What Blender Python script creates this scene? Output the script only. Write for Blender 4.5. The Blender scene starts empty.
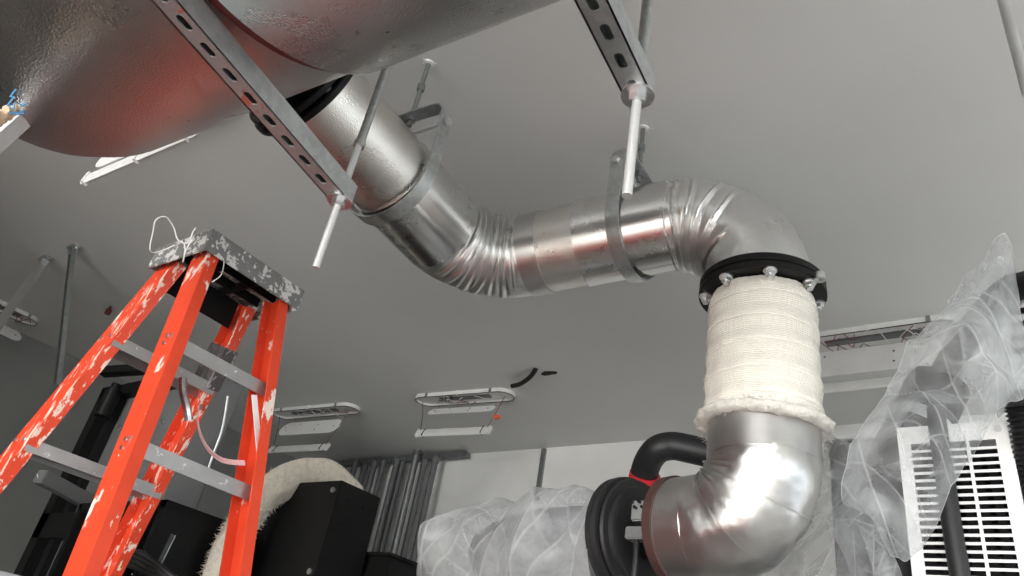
import bpy, bmesh, math, random
from mathutils import Vector as V, Matrix, noise
random.seed(7)
PI = math.pi
S = bpy.context.scene
COL = S.collection
CAM = V((0, 0, 1.5))
M = Matrix(((0.80269316, 0.18653347, 0.56647062), (0.57424978, -0.49814906, -0.64968046), (0.16099966, 0.84678969, -0.50697765)))
MT = M.transposed()
F = 740.0
CZ = 3.25                      # ceiling height (camera 1.5 m above the floor)
XL, XR, YB, YF = -5.57, 3.2, 4.14, -6.6

# ---------- measuring helpers: a photo direction turned into a place in the room ----------
def ray(px, py): return M @ V((px - 512, 288 - py, -F))
def at(px, py, depth): return CAM + ray(px, py) * (depth / F)
def on_z(px, py, z=CZ):
    d = ray(px, py); return CAM + d * ((z - CAM.z) / d.z)
def on_y(px, py, y=YB):
    d = ray(px, py); return CAM + d * (y / d.y)
def on_x(px, py, x=XL):
    d = ray(px, py); return CAM + d * (x / d.x)
def drop(p, py):               # point straight below p seen at row py
    lo, hi = -3.0, 3.0
    for _ in range(40):
        m = (lo + hi) / 2
        c = MT @ (p - V((0, 0, m)) - CAM)
        y = 288 + F * c.y / c.z
        if y < py: lo = m
        else: hi = m
    return p - V((0, 0, lo))

# ---------- materials ----------
MATS = {}
def nodes(name):
    m = bpy.data.materials.new(name); m.use_nodes = True
    nt = m.node_tree; b = nt.nodes['Principled BSDF']
    return m, nt, b
def lk(nt, a, b): nt.links.new(a, b)
def tex(nt, kind, scale, **kw):
    tc = nt.nodes.new('ShaderNodeTexCoord'); mp = nt.nodes.new('ShaderNodeMapping')
    lk(nt, tc.outputs['Object'], mp.inputs['Vector'])
    if 'stretch' in kw: mp.inputs['Scale'].default_value = kw.pop('stretch')
    if 'rot' in kw: mp.inputs['Rotation'].default_value = kw.pop('rot')
    t = nt.nodes.new('ShaderNodeTex' + kind); t.inputs['Scale'].default_value = scale
    for k, v in kw.items(): t.inputs[k].default_value = v
    lk(nt, mp.outputs[0], t.inputs['Vector'])
    return t
def ramp(nt, src, stops):
    r = nt.nodes.new('ShaderNodeValToRGB'); e = r.color_ramp.elements
    while len(e) < len(stops): e.new(.5)
    for i, (p, c) in enumerate(stops):
        e[i].position = p; e[i].color = (*c, 1) if isinstance(c, tuple) else (c, c, c, 1)
    lk(nt, src, r.inputs[0]); return r
def mix(nt, fac, a, b):
    m = nt.nodes.new('ShaderNodeMix'); m.data_type = 'RGBA'
    if isinstance(fac, float): m.inputs[0].default_value = fac
    else: lk(nt, fac, m.inputs[0])
    for i, c in ((6, a), (7, b)):
        if isinstance(c, tuple): m.inputs[i].default_value = (*c, 1)
        else: lk(nt, c, m.inputs[i])
    return m.outputs[2]
def bump(nt, b, h, strength=.3, dist=.002):
    n = nt.nodes.new('ShaderNodeBump'); n.inputs['Strength'].default_value = strength; n.inputs['Distance'].default_value = dist
    lk(nt, h, n.inputs['Height']); lk(nt, n.outputs[0], b.inputs['Normal']); return n
def plain(name, col, rough=.5, metal=0., var=.12, nscale=8, bumps=0., bscale=60):
    m, nt, b = nodes(name)
    b.inputs['Roughness'].default_value = rough; b.inputs['Metallic'].default_value = metal
    if name.startswith('black_s') or name.startswith('black_m'): b.inputs['Specular IOR Level'].default_value = .2
    t = tex(nt, 'Noise', nscale, Detail=5)
    d = tuple(c * (1 - var) for c in col); l = tuple(min(1, c * (1 + var)) for c in col)
    r = ramp(nt, t.outputs['Fac'], [(.3, d), (.7, l)]); lk(nt, r.outputs[0], b.inputs['Base Color'])
    if bumps:
        t2 = tex(nt, 'Noise', bscale, Detail=3); bump(nt, b, t2.outputs['Fac'], bumps, .002)
    MATS[name] = m; return m
def metal(name, col, rough=.3, emboss=0., escale=120, smear=.15, wave=0., wscale=6):
    m, nt, b = nodes(name)
    b.inputs['Metallic'].default_value = 1
    t = tex(nt, 'Noise', 5, Detail=6, Roughness=.6)
    r = ramp(nt, t.outputs['Fac'], [(.25, tuple(c * .82 for c in col)), (.7, col)]); lk(nt, r.outputs[0], b.inputs['Base Color'])
    r2 = ramp(nt, t.outputs['Fac'], [(.3, rough), (.75, rough + smear)]); lk(nt, r2.outputs[0], b.inputs['Roughness'])
    if emboss:
        t3 = tex(nt, 'Voronoi', escale); t3.feature = 'SMOOTH_F1'; bump(nt, b, t3.outputs['Distance'], emboss, .003)
    elif wave:
        t3 = tex(nt, 'Noise', wscale, Detail=2); bump(nt, b, t3.outputs['Fac'], wave, .01)
    MATS[name] = m; return m
def spangle(name, col, rough=.35):
    m, nt, b = nodes(name); b.inputs['Metallic'].default_value = .9
    t = tex(nt, 'Voronoi', 70); t2 = tex(nt, 'Noise', 14, Detail=6)
    r = ramp(nt, t.outputs['Color'], [(.2, tuple(c * .72 for c in col)), (.8, col)])
    r2 = ramp(nt, t2.outputs['Fac'], [(.35, tuple(c * .75 for c in col)), (.65, col)])
    lk(nt, mix(nt, .5, r.outputs[0], r2.outputs[0]), b.inputs['Base Color'])
    b.inputs['Roughness'].default_value = rough; MATS[name] = m; return m
def splatter(name, base, paint, thresh, scale=9, stretch=(1, 1, 1), rough=.45, met=0., fine=.68, bumps=.2, rot=(0, 0, 0)):
    m, nt, b = nodes(name)
    t = tex(nt, 'Noise', scale, Detail=6, Roughness=.65, stretch=stretch, rot=rot)
    r = ramp(nt, t.outputs['Fac'], [(thresh, 0.), (thresh + .02, 1.)])
    t2 = tex(nt, 'Noise', 60, Detail=2)
    r2 = ramp(nt, t2.outputs['Fac'], [(fine, 0.), (fine + .02, 1.)])
    mx = nt.nodes.new('ShaderNodeMath'); mx.operation = 'MAXIMUM'; lk(nt, r.outputs[0], mx.inputs[0]); lk(nt, r2.outputs[0], mx.inputs[1])
    t3 = tex(nt, 'Noise', 14, Detail=4)
    rb = ramp(nt, t3.outputs['Fac'], [(.3, tuple(c * .85 for c in base)), (.7, base)])
    lk(nt, mix(nt, mx.outputs[0], rb.outputs[0], paint), b.inputs['Base Color'])
    b.inputs['Roughness'].default_value = rough
    inv = nt.nodes.new('ShaderNodeMath'); inv.operation = 'MULTIPLY_ADD'; lk(nt, mx.outputs[0], inv.inputs[0])
    inv.inputs[1].default_value = -met; inv.inputs[2].default_value = met; lk(nt, inv.outputs[0], b.inputs['Metallic'])
    if bumps: bump(nt, b, mx.outputs[0], bumps, .002)
    MATS[name] = m; return m

plain('ceiling_paint', (.70, .70, .685), .75, var=.03, nscale=1.2)
plain('wall_paint', (.92, .92, .90), .7, var=.05, nscale=3)
plain('wall_grey', (.22, .225, .22), .6, var=.05, nscale=2)
plain('floor_paint', (.38, .37, .35), .45, var=.1, nscale=3)
metal('duct_embossed', (.64, .635, .625), .24, emboss=.42, escale=290)
metal('jacket_embossed', (.80, .78, .74), .24, emboss=.3, escale=380)
metal('sheet_metal', (.78, .78, .77), .2, smear=.14, wave=.12, wscale=5)
metal('elbow_metal', (.85, .85, .84), .24, smear=.16, wave=.25, wscale=9)
metal('bright_sheet', (.66, .655, .645), .27, smear=.2, wave=.2, wscale=7)
spangle('galvanised', (.62, .65, .65))
spangle('galvanised_dull', (.36, .38, .38), .45)
splatter('galvanised_red', (.50, .50, .50), (.42, .12, .09), .60, 16, rough=.45, met=.7, fine=.9, bumps=0)
metal('zinc', (.80, .81, .82), .3)
plain('rod_white', (.60, .61, .61), .4, .5, bumps=.5, bscale=300)
plain('black_steel', (.007, .007, .007), .42, 0, bumps=.05)
plain('black_matt', (.005, .005, .005), .55)
plain('black_rubber', (.013, .013, .014), .5, bumps=.3, bscale=200)
plain('brown_flange', (.055, .026, .022), .55, var=.3, bumps=.3)
plain('dark_red', (.12, .015, .015), .4)
plain('red_rubber', (.55, .02, .03), .35)
plain('grey_panel', (.13, .135, .135), .45, var=.06)
plain('grey_conduit', (.16, .165, .17), .4, .3, var=.15)
plain('white_enamel', (.80, .80, .79), .35, var=.04)
plain('white_plastic', (.74, .74, .72), .4, var=.06)
plain('orange_plastic', (.75, .16, .09), .4)
plain('wire_white', (.75, .74, .72), .5)
plain('wire_dark', (.04, .03, .03), .5)
plain('wire_red', (.22, .04, .04), .5)
plain('rag', (.62, .45, .30), .85, var=.25, nscale=30, bumps=.5)
plain('blue_tip', (.10, .30, .55), .6)
plain('pink_strap', (.72, .42, .42), .35)
plain('generator_red', (.62, .05, .03), .35)
splatter('ladder_orange', (.78, .070, .026), (.82, .70, .62), .61, 7, (1.6, 1.6, .7), rough=.38, fine=.75, bumps=.1)
splatter('ladder_orange_painted', (.78, .070, .026), (.85, .66, .56), .555, 26, (2.2, 2.2, .42), rough=.4, fine=.70, bumps=.2, rot=(0, .32, 0))
splatter('ladder_cap', (.20, .20, .20), (.62, .62, .60), .53, 26, rough=.55, fine=.62, bumps=.5)
splatter('ladder_aluminium', (.50, .50, .50), (.80, .79, .77), .64, 30, rough=.36, met=.8, fine=.72)
splatter('taped_metal', (.55, .54, .54), (.08, .07, .07), .5, 22, (1, 1, .4), rough=.25, met=.9, fine=.9)

def wool_mat(name, col, weave=True):
    m, nt, b = nodes(name)
    b.inputs['Roughness'].default_value = .95
    if weave:
        w1 = tex(nt, 'Wave', 62, Distortion=1.2, Detail=2); w1.bands_direction = 'Z'
        w2 = tex(nt, 'Noise', 90, Detail=3, stretch=(1, 1, .3))
        ad = nt.nodes.new('ShaderNodeMath'); ad.operation = 'MULTIPLY'; lk(nt, w1.outputs['Fac'], ad.inputs[0]); lk(nt, w2.outputs['Fac'], ad.inputs[1])
        bump(nt, b, ad.outputs[0], .7, .004); src = ad.outputs[0]
        r = ramp(nt, src, [(.05, tuple(c * .86 for c in col)), (.5, col)])
    else:
        w2 = tex(nt, 'Noise', 45, Detail=8, Roughness=.75); bump(nt, b, w2.outputs['Fac'], 1., .01)
        r = ramp(nt, w2.outputs['Fac'], [(.3, tuple(c * .7 for c in col)), (.55, col)])
    lk(nt, r.outputs[0], b.inputs['Base Color']); MATS[name] = m
wool_mat('cloth_lagging', (.84, .805, .725)); wool_mat('wool', (.86, .80, .68), False); wool_mat('fleece', (.84, .81, .74), False)

def film(name, dens, col=(.82, .84, .85)):
    m, nt, b = nodes(name)
    nt.nodes.remove(b); out = nt.nodes['Material Output']
    tr = nt.nodes.new('ShaderNodeBsdfTransparent'); tr.inputs[0].default_value = (.95, .96, .97, 1)
    pr = nt.nodes.new('ShaderNodeBsdfPrincipled'); pr.inputs['Base Color'].default_value = (*col, 1)
    pr.inputs['Roughness'].default_value = .22
    tl = nt.nodes.new('ShaderNodeBsdfTranslucent'); tl.inputs[0].default_value = (*col, 1)
    m1 = nt.nodes.new('ShaderNodeMixShader'); m1.inputs[0].default_value = .45; lk(nt, pr.outputs[0], m1.inputs[1]); lk(nt, tl.outputs[0], m1.inputs[2])
    lw = nt.nodes.new('ShaderNodeLayerWeight'); lw.inputs[0].default_value = .4
    n = tex(nt, 'Noise', 5, Detail=5, Roughness=.6)
    r = ramp(nt, n.outputs['Fac'], [(.40, 0.), (.66, .34)])
    r2 = nt.nodes.new('ShaderNodeAttribute'); r2.attribute_name = 'crease'
    a1 = nt.nodes.new('ShaderNodeMath'); a1.operation = 'MULTIPLY_ADD'; lk(nt, lw.outputs['Facing'], a1.inputs[0]); a1.inputs[1].default_value = .30; a1.inputs[2].default_value = dens
    a2 = nt.nodes.new('ShaderNodeMath'); a2.operation = 'ADD'; lk(nt, a1.outputs[0], a2.inputs[0]); lk(nt, r.outputs[0], a2.inputs[1])
    a3 = nt.nodes.new('ShaderNodeMath'); a3.operation = 'ADD'; a3.use_clamp = True; lk(nt, a2.outputs[0], a3.inputs[0]); lk(nt, r2.outputs['Fac'], a3.inputs[1])
    nb = tex(nt, 'Noise', 12, Detail=2, Distortion=2.); bp = nt.nodes.new('ShaderNodeBump'); bp.inputs['Strength'].default_value = .12; bp.inputs['Distance'].default_value = .006
    lk(nt, nb.outputs['Fac'], bp.inputs['Height']); lk(nt, bp.outputs[0], pr.inputs['Normal'])
    m2 = nt.nodes.new('ShaderNodeMixShader'); lk(nt, a3.outputs[0], m2.inputs[0]); lk(nt, tr.outputs[0], m2.inputs[1]); lk(nt, m1.outputs[0], m2.inputs[2])
    lk(nt, m2.outputs[0], out.inputs['Surface']); MATS[name] = m
film('plastic_film', .11); film('plastic_film_dense', .18)

# ---------- mesh helpers ----------
def frame(axis):
    a = axis.normalized(); u = V((0, 0, 1)) if abs(a.z) < .9 else V((0, 1, 0))
    s = a.cross(u).normalized(); t = s.cross(a).normalized(); return a, s, t
class MB:
    def __init__(s): s.bm = bmesh.new()
    def box(s, c, size, R=None, bev=0.):
        g = bmesh.ops.create_cube(s.bm, size=1); vs = g['verts']
        for v in vs: v.co = V((v.co.x * size[0], v.co.y * size[1], v.co.z * size[2]))
        if bev:
            es = list({e for v in vs for e in v.link_edges})
            r = bmesh.ops.bevel(s.bm, geom=es, offset=bev, segments=2, affect='EDGES'); vs = [v for v in s.bm.verts if v.is_valid and v in set(r['verts'])] if False else list({v for f in r['faces'] for v in f.verts} | {v for v in vs if v.is_valid})
        for v in vs: v.co = (R @ v.co if R else v.co) + V(c)
        return s
    def bar(s, a, b, w, h, side=None, bev=0.):          # rectangular bar from a to b; w along side, h across
        a, b = V(a), V(b); ax = (b - a).normalized()
        if side is None: side = frame(ax)[1]
        side = (side - ax * side.dot(ax)).normalized(); up = ax.cross(side)
        R = Matrix((ax, side, up)).transposed()
        return s.box((a + b) / 2, ((b - a).length, w, h), R, bev)
    def sweep(s, pts, prof, side=None, closed=False, caps=True, smooth_prof=False):
        # prof: list of (u,v) in frame (side, up); consistent frame by parallel transport
        pts = [V(p) for p in pts]; n = len(pts); rings = []
        T = []
        for i in range(n):
            if closed: t = pts[(i + 1) % n] - pts[i - 1]
            else: t = pts[min(i + 1, n - 1)] - pts[max(i - 1, 0)]
            T.append(t.normalized())
        u = side if side is not None else frame(T[0])[1]
        for i in range(n):
            u = (u - T[i] * u.dot(T[i])).normalized(); w = T[i].cross(u)
            pr = prof(i) if callable(prof) else prof
            rings.append([s.bm.verts.new(pts[i] + u * a + w * b) for a, b in pr])
        k = len(rings[0])
        for i in range(n if closed else n - 1):
            A, B = rings[i], rings[(i + 1) % n]
            for j in range(k): s.bm.faces.new((A[j], A[(j + 1) % k], B[(j + 1) % k], B[j]))
        if caps and not closed:
            s.bm.faces.new(rings[0][::-1]); s.bm.faces.new(rings[-1])
        return s
    def tube(s, pts, r, n=12, closed=False, caps=True):
        rr = r if callable(r) else (lambda i: r)
        def pr(i):
            return [(rr(i) * math.cos(2 * PI * j / n), rr(i) * math.sin(2 * PI * j / n)) for j in range(n)]
        return s.sweep(pts, pr, closed=closed, caps=caps)
    def cyl(s, a, b, r, n=24, r2=None):
        r2 = r if r2 is None else r2
        return s.tube([V(a), V(b)], lambda i: (r, r2)[i], n)
    def lathe(s, o, axis, prof, n=48, closed=True):     # prof [(dist along axis, radius)]
        a, u, w = frame(axis); rings = []
        for d, r in prof:
            rings.append([s.bm.verts.new(V(o) + a * d + (u * math.cos(2 * PI * j / n) + w * math.sin(2 * PI * j / n)) * r) for j in range(n)])
        m = len(rings)
        for i in range(m if closed else m - 1):
            A, B = rings[i], rings[(i + 1) % m]
            for j in range(n): s.bm.faces.new((A[j], B[j], B[(j + 1) % n], A[(j + 1) % n]))
        return s
    def ico(s, c, r, sub=1):
        bmesh.ops.create_icosphere(s.bm, subdivisions=sub, radius=r, matrix=Matrix.Translation(V(c))); return s
    def poly(s, pts, thick, nrm):
        vs = [s.bm.verts.new(V(p)) for p in pts]; f = s.bm.faces.new(vs)
        r = bmesh.ops.extrude_face_region(s.bm, geom=[f]); vv = [g for g in r['geom'] if isinstance(g, bmesh.types.BMVert)]
        for v in vv: v.co += nrm.normalized() * thick
        return s
def tag(o, label=None, cat=None, group=None, kind=None):
    if label: o['label'] = label
    if cat: o['category'] = cat
    if group: o['group'] = group
    if kind: o['kind'] = kind
    return o
def link(name, mb, mat, parent=None, smooth=30, label=None, origin=None):
    bm = mb.bm; bmesh.ops.recalc_face_normals(bm, faces=bm.faces[:])
    cs = math.radians(smooth)
    for e in bm.edges:
        e.smooth = not (len(e.link_faces) == 2 and e.calc_face_angle(0) > cs)
    for f in bm.faces: f.smooth = True
    if origin is None and parent is None:
        xs = [v.co for v in bm.verts]; origin = V((sum(c.x for c in xs) / len(xs), sum(c.y for c in xs) / len(xs), min(c.z for c in xs)))
    if parent is not None: origin = parent.location.copy() if parent.parent is None else parent.matrix_basis.translation.copy() + parent.parent.location
    bmesh.ops.translate(bm, verts=bm.verts[:], vec=-origin)
    me = bpy.data.meshes.new(name); bm.to_mesh(me); bm.free()
    me.materials.append(MATS[mat]); o = bpy.data.objects.new(name, me); COL.objects.link(o)
    if parent is not None: o.parent = parent
    else: o.location = origin
    if label: o['label'] = label
    return o
def empty(name, loc, label, cat, group=None):
    o = bpy.data.objects.new(name, None); o.empty_display_size = .1; COL.objects.link(o); o.location = loc
    return tag(o, label, cat, group)
def struct(name, mb, mat): o = link(name, mb, mat, origin=V((0, 0, 0))); o['kind'] = 'structure'; return o
def catmull(pts, k=8):
    pts = [V(p) for p in pts]; out = []
    for i in range(len(pts) - 1):
        p0 = pts[max(i - 1, 0)]; p1 = pts[i]; p2 = pts[i + 1]; p3 = pts[min(i + 2, len(pts) - 1)]
        for j in range(k):
            t = j / k
            out.append(.5 * ((2 * p1) + (p2 - p0) * t + (2 * p0 - 5 * p1 + 4 * p2 - p3) * t * t + (3 * p1 - p0 - 3 * p2 + p3) * t ** 3))
    out.append(pts[-1]); return out

# ================= the room =================
struct('floor', MB().box(((XL + XR) / 2, (YB + YF) / 2, -.05), (XR - XL + .4, YB - YF + .4, .1)), 'floor_paint')
struct('ceiling', MB().box(((XL + XR) / 2, (YB + YF) / 2, CZ + .05), (XR - XL + .4, YB - YF + .4, .1)), 'ceiling_paint')
struct('wall_back', MB().box(((XL + XR) / 2, YB + .05, CZ / 2), (XR - XL + .4, .1, CZ)), 'wall_paint')
struct('wall_left', MB().box((XL - .05, (YB + YF) / 2, CZ / 2), (.1, YB - YF + .2, CZ)), 'wall_grey')
# wall behind the viewer with a wide roll-up opening, right wall with a window
DX0, DX1, DZ = -1.5, 3.0, 3.0
w = MB()
w.box(((XL + DX0) / 2, YF - .05, CZ / 2), (DX0 - XL, .1, CZ)); w.box(((DX1 + XR) / 2, YF - .05, CZ / 2), (XR - DX1, .1, CZ)); w.box(((DX0 + DX1) / 2, YF - .05, (CZ + DZ) / 2), (DX1 - DX0, .1, CZ - DZ))
struct('wall_front', w, 'wall_paint')
struct('wall_shade_partition', MB().box(((XL - 2.3) / 2, -1.3, CZ / 2), (-2.3 - XL, .12, CZ)), 'wall_grey')  # unseen wall added to keep door light off the left side
w = MB(); WY0, WY1, WZ0, WZ1 = -1.2, 3.4, .7, 2.3
w.box((XR + .05, (YF + WY0) / 2, CZ / 2), (.1, WY0 - YF, CZ)); w.box((XR + .05, (WY1 + YB) / 2, CZ / 2), (.1, YB - WY1, CZ))
w.box((XR + .05, (WY0 + WY1) / 2, WZ0 / 2), (.1, WY1 - WY0, WZ0)); w.box((XR + .05, (WY0 + WY1) / 2, (WZ1 + CZ) / 2), (.1, WY1 - WY0, CZ - WZ1))
struct('wall_right', w, 'wall_paint')

# ================= big duct overhead =================
DR = .35
dY = .213; dZ = 2.69; yaw = math.radians(5.0)
ddir = V((math.cos(yaw), math.sin(yaw), 0)); dperp = V((-math.sin(yaw), math.cos(yaw), 0))
DO = V((-1.20, dY + .0, dZ))                     # a point of the axis beside the branch
LEND = -.45; SEAM = .32; REND = 1.9
duct = empty('exhaust_duct', DO, 'wide embossed silver duct crossing overhead at the top left, jacket seam near the branch', 'duct')
n = 96
link('jacket', MB().lathe(DO, ddir, [(LEND, DR - .16), (LEND - .02, DR - .12), (LEND + .01, DR - .05), (LEND + .05, DR - .012), (LEND + .10, DR), (SEAM + .02, DR), (SEAM + .02, DR - .03), (LEND + .1, DR - .16)], n), 'duct_embossed', duct, 60)
link('jacket', MB().lathe(DO, ddir, [(SEAM, DR + .002), (SEAM + .012, DR + .014), (REND, DR + .014), (REND, DR - .04), (SEAM, DR - .04)], n), 'duct_embossed', duct, 50)
link('end_cap', MB().lathe(DO, ddir, [(LEND - .004, .005), (LEND - .004, DR - .15), (LEND + .02, DR - .15), (LEND + .02, .005)], 48), 'duct_embossed', duct)
link('seam_shadow_band', MB().lathe(DO, ddir, [(SEAM - .014, DR - .01), (SEAM - .014, DR + .003), (SEAM + .001, DR + .003), (SEAM + .002, DR - .01)], n), 'dark_red', duct, label='dark red line at the duct seam, its shadowed gap put in as colour')  # shadow and red reflection of the jacket gap painted as a band

# ================= branch pipe =================
R = .13
P1 = CAM + V((-1.380, .640, 1.302)); P2 = CAM + V((-1.440, 1.450, 1.250)); P3 = CAM + V((-.580, 1.652, 1.372))
d1 = (P2 - P1).normalized(); d2 = (P3 - P2).normalized(); dn = V((0, 0, -1))
def arc(c, din, dout, T, k=28):
    a = c - din * T; b = c + dout * T
    bis = ((b - c).normalized() + (a - c).normalized()).normalized()
    ang = (a - c).angle(b - c); rad = T * math.tan(ang / 2); o = c + bis * (rad / math.sin(ang / 2))
    va = a - o; ax = va.cross(b - o).normalized(); tot = va.angle(b - o)
    return [o + Matrix.Rotation(tot * i / k, 3, ax) @ va for i in range(k + 1)], o
def elbow(path, o, r, ridges, depth, nseg=96, offset=0., dent=.0016):
    # ridges: (position along the bend, width, reach round the pipe 0..1, lean, height)
    mb = MB(); n = len(path); bm = mb.bm; rings = []
    for i, p in enumerate(path):
        t = (path[min(i + 1, n - 1)] - path[max(i - 1, 0)]).normalized()
        s_ = (o - p); s_ = (s_ - t * s_.dot(t)).normalized(); w_ = t.cross(s_)
        f = i / (n - 1); ring = []
        for j in range(nseg):
            a = 2 * PI * j / nseg; aa = a if a < PI else a - 2 * PI; ca = math.cos(a); sa = math.sin(a)
            h = 0.
            for c_, wd_, reach, lean, hg in ridges:
                x = (f - c_ - lean * aa - .012 * math.sin(3 * aa + c_ * 20)) / wd_
                e = abs(aa) / (PI * reach)
                if abs(x) < 2.2 and e < 1:
                    h += hg * ((1 - e) ** .6) * (math.exp(-x * x * 3) - .45 * math.exp(-(abs(x) - 1.1) ** 2 * 4))
            rr = r + depth * h + dent * noise.noise(V((f * 5, ca * 2.2, sa * 2.2 + offset))) * 2 + .0007 * noise.noise(V((f * 22, ca * 9, sa * 9 + offset)))
            ring.append(bm.verts.new(p + s_ * (rr * ca) + w_ * (rr * sa)))
        rings.append(ring)
    for i in range(n - 1):
        A, B = rings[i], rings[i + 1]
        for j in range(nseg): bm.faces.new((A[j], A[(j + 1) % nseg], B[(j + 1) % nseg], B[j]))
    return mb
pipe = empty('branch_pipe', P1, 'silver insulated branch pipe with two pleated elbows running from big duct to black bolted flange', 'pipe')
T1, T2 = .20, .27
a1, o1 = arc(P2, d1, d2, T1, 110); a2, o2 = arc(P3, d2, dn, T2, 130)
def shell(a, b, r, th=.012, n=64):
    ax = (b - a); L = ax.length
    return MB().lathe(a, ax, [(0, r), (L, r), (L, r - th), (0, r - th)], n)
e1 = P2 - d1 * T1; cst = P1 + d1 * (.60 * (e1 - P1).length)
link('embossed_jacket', shell(P1 + d1 * .03, cst + d1 * .03, R - .003), 'jacket_embossed', pipe)
link('smooth_collar', shell(cst, e1 + d1 * .015, R + .003), 'sheet_metal', pipe)
link('pleated_elbow', elbow(a1, o1, R - .001, [(.14, .035, .62, .012, 1), (.27, .03, .7, .01, .8), (.40, .032, .75, .004, 1), (.53, .03, .72, -.004, .9), (.64, .026, .66, -.01, .8), (.75, .028, .7, -.012, .9), (.87, .02, .5, -.01, .6)], .015, offset=1.3), 'elbow_metal', pipe, 60)
s0 = P2 + d2 * T1; s3 = P3 - d2 * T2; L2 = (s3 - s0).length
link('smooth_collar', shell(s0 - d2 * .012, s0 + d2 * .05, R + .001), 'bright_sheet', pipe)
link('embossed_jacket', shell(s0 + d2 * .045, s0 + d2 * (L2 * .42), R - .003), 'jacket_embossed', pipe)
link('smooth_collar', shell(s0 + d2 * (L2 * .40), s3 + d2 * .03, R + .004), 'sheet_metal', pipe)
link('pleated_elbow', elbow(a2, o2, R - .001, [(.06, .020, .7, .0, .8), (.16, .022, .8, .018, 1), (.28, .022, .85, .028, 1), (.41, .022, .85, .034, 1), (.54, .020, .75, .034, .9), (.66, .018, .4, .0, .6)], .017, offset=4.1), 'elbow_metal', pipe, 60)
mb = MB()                                           # longitudinal lock seam on the collar
for ang in (100,):
    aa, s_, t_ = frame(d2); q = s_ * math.cos(math.radians(ang)) + t_ * math.sin(math.radians(ang))
    mb.bar(s0 + d2 * L2 * .41 + q * (R + .004), s3 + d2 * .02 + q * (R + .004), .004, .003, q)
link('lock_seam', mb, 'sheet_metal', pipe)
# flange against the big duct
FN = d1
def flange(parent, o, ax, ri, ro, th, mat='black_steel', nb=8, br=.010, side=1, bolts=True, phase=0., bn='bolt', inset=0.):
    ring_ = link('flange_ring', MB().lathe(o, ax, [(0, ri), (0, ro - .003), (.003, ro), (th - .003, ro), (th, ro - .003), (th, ri)], 72), mat, parent, 40)
    if bolts:
        a, s_, t_ = frame(ax)
        for k in range(nb):
            g = 2 * PI * k / nb + phase; c = o + (s_ * math.cos(g) + t_ * math.sin(g)) * ((ro - .018) if inset else (ri + ro) / 2)
            b = MB(); d = a * side
            base = c + (a * th if side > 0 else V((0, 0, 0)))
            b.cyl(base, base + d * .004, br * 1.35, 16); b.cyl(base + d * .004, base + d * .015, br, 6); b.cyl(base + d * .015, base + d * .024, br * .6, 12)
            link(bn, b, 'zinc', ring_)
flange(pipe, P1 + d1 * .014, d1, R - .02, .168, .018, nb=8, side=-1, phase=.2)
flange(pipe, P1 - d1 * .010, d1, R - .03, .162, .018, bolts=False)
link('neck', MB().lathe(P1 - d1 * .16, d1, [(0, .10), (.16, .10), (.16, .09), (0, .09)], 48), 'black_steel', pipe)
# double flange over the lagged connector
fz = P3.z - T2 + .004
FC = V((P3.x, P3.y, fz)); UPZ = V((0, 0, 1))
link('flange_ring', MB().lathe(FC - UPZ * .020, UPZ, [(0, R - .03), (0, .156), (.003, .159), (.018, .159), (.021, .156), (.019, R - .03)], 72), 'black_steel', pipe, 40)

# ================= cream lagged connector =================
lag_top = fz - .046
def zat(py): return drop(V((P3.x, P3.y, 2.2)), py).z
lag_bot = zat(428)
lag = empty('lagged_connector', V((P3.x, P3.y, lag_bot)), 'upright pipe length wrapped in bound cream cloth under the black flange', 'pipe')
flange(lag, V((P3.x, P3.y, fz - .042)), UPZ, R - .03, .160, .019, nb=8, br=.0125, side=-1, phase=.30, inset=.009)
mb = MB(); rings = []; N = 120; K = 90
for i in range(K + 1):
    f = i / K; z = lag_bot + (lag_top - lag_bot) * f - .0
    ring = []
    for j in range(N):
        a = 2 * PI * j / N
        band = (f * 5.2 + .03 * math.sin(a * 2)) % 1
        groove = -.005 * math.exp(-((band - .5) / .05) ** 2)
        r = .131 + groove + .0022 * noise.noise(V((math.cos(a) * 3, math.sin(a) * 3, z * 14))) * 2 + .001 * math.sin(a * 44)
        r += .006 * math.sin(PI * band) - .010 * max(0, (f - .93) / .07) ** 2
        ring.append(mb.bm.verts.new((P3.x + r * math.cos(a), P3.y + r * math.sin(a), z)))
    rings.append(ring)
for i in range(K):
    for j in range(N): mb.bm.faces.new((rings[i][j], rings[i][(j + 1) % N], rings[i + 1][(j + 1) % N], rings[i + 1][j]))
link('cloth_wrap', mb, 'cloth_lagging', lag, 80)
mb = MB(); rr = []
for i in range(6):
    z = lag_bot + (lag_top - lag_bot) * ((i + .5) / 5.2)
    if z > lag_top - .01: continue
    mb.tube([(P3.x + .130 * math.cos(t * 2 * PI / 60), P3.y + .130 * math.sin(t * 2 * PI / 60), z - .03 * .0 + .002 * math.sin(t)) for t in range(60)], .0012, 5, closed=True)
link('binding_wire', mb, 'wire_white', lag)
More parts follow.
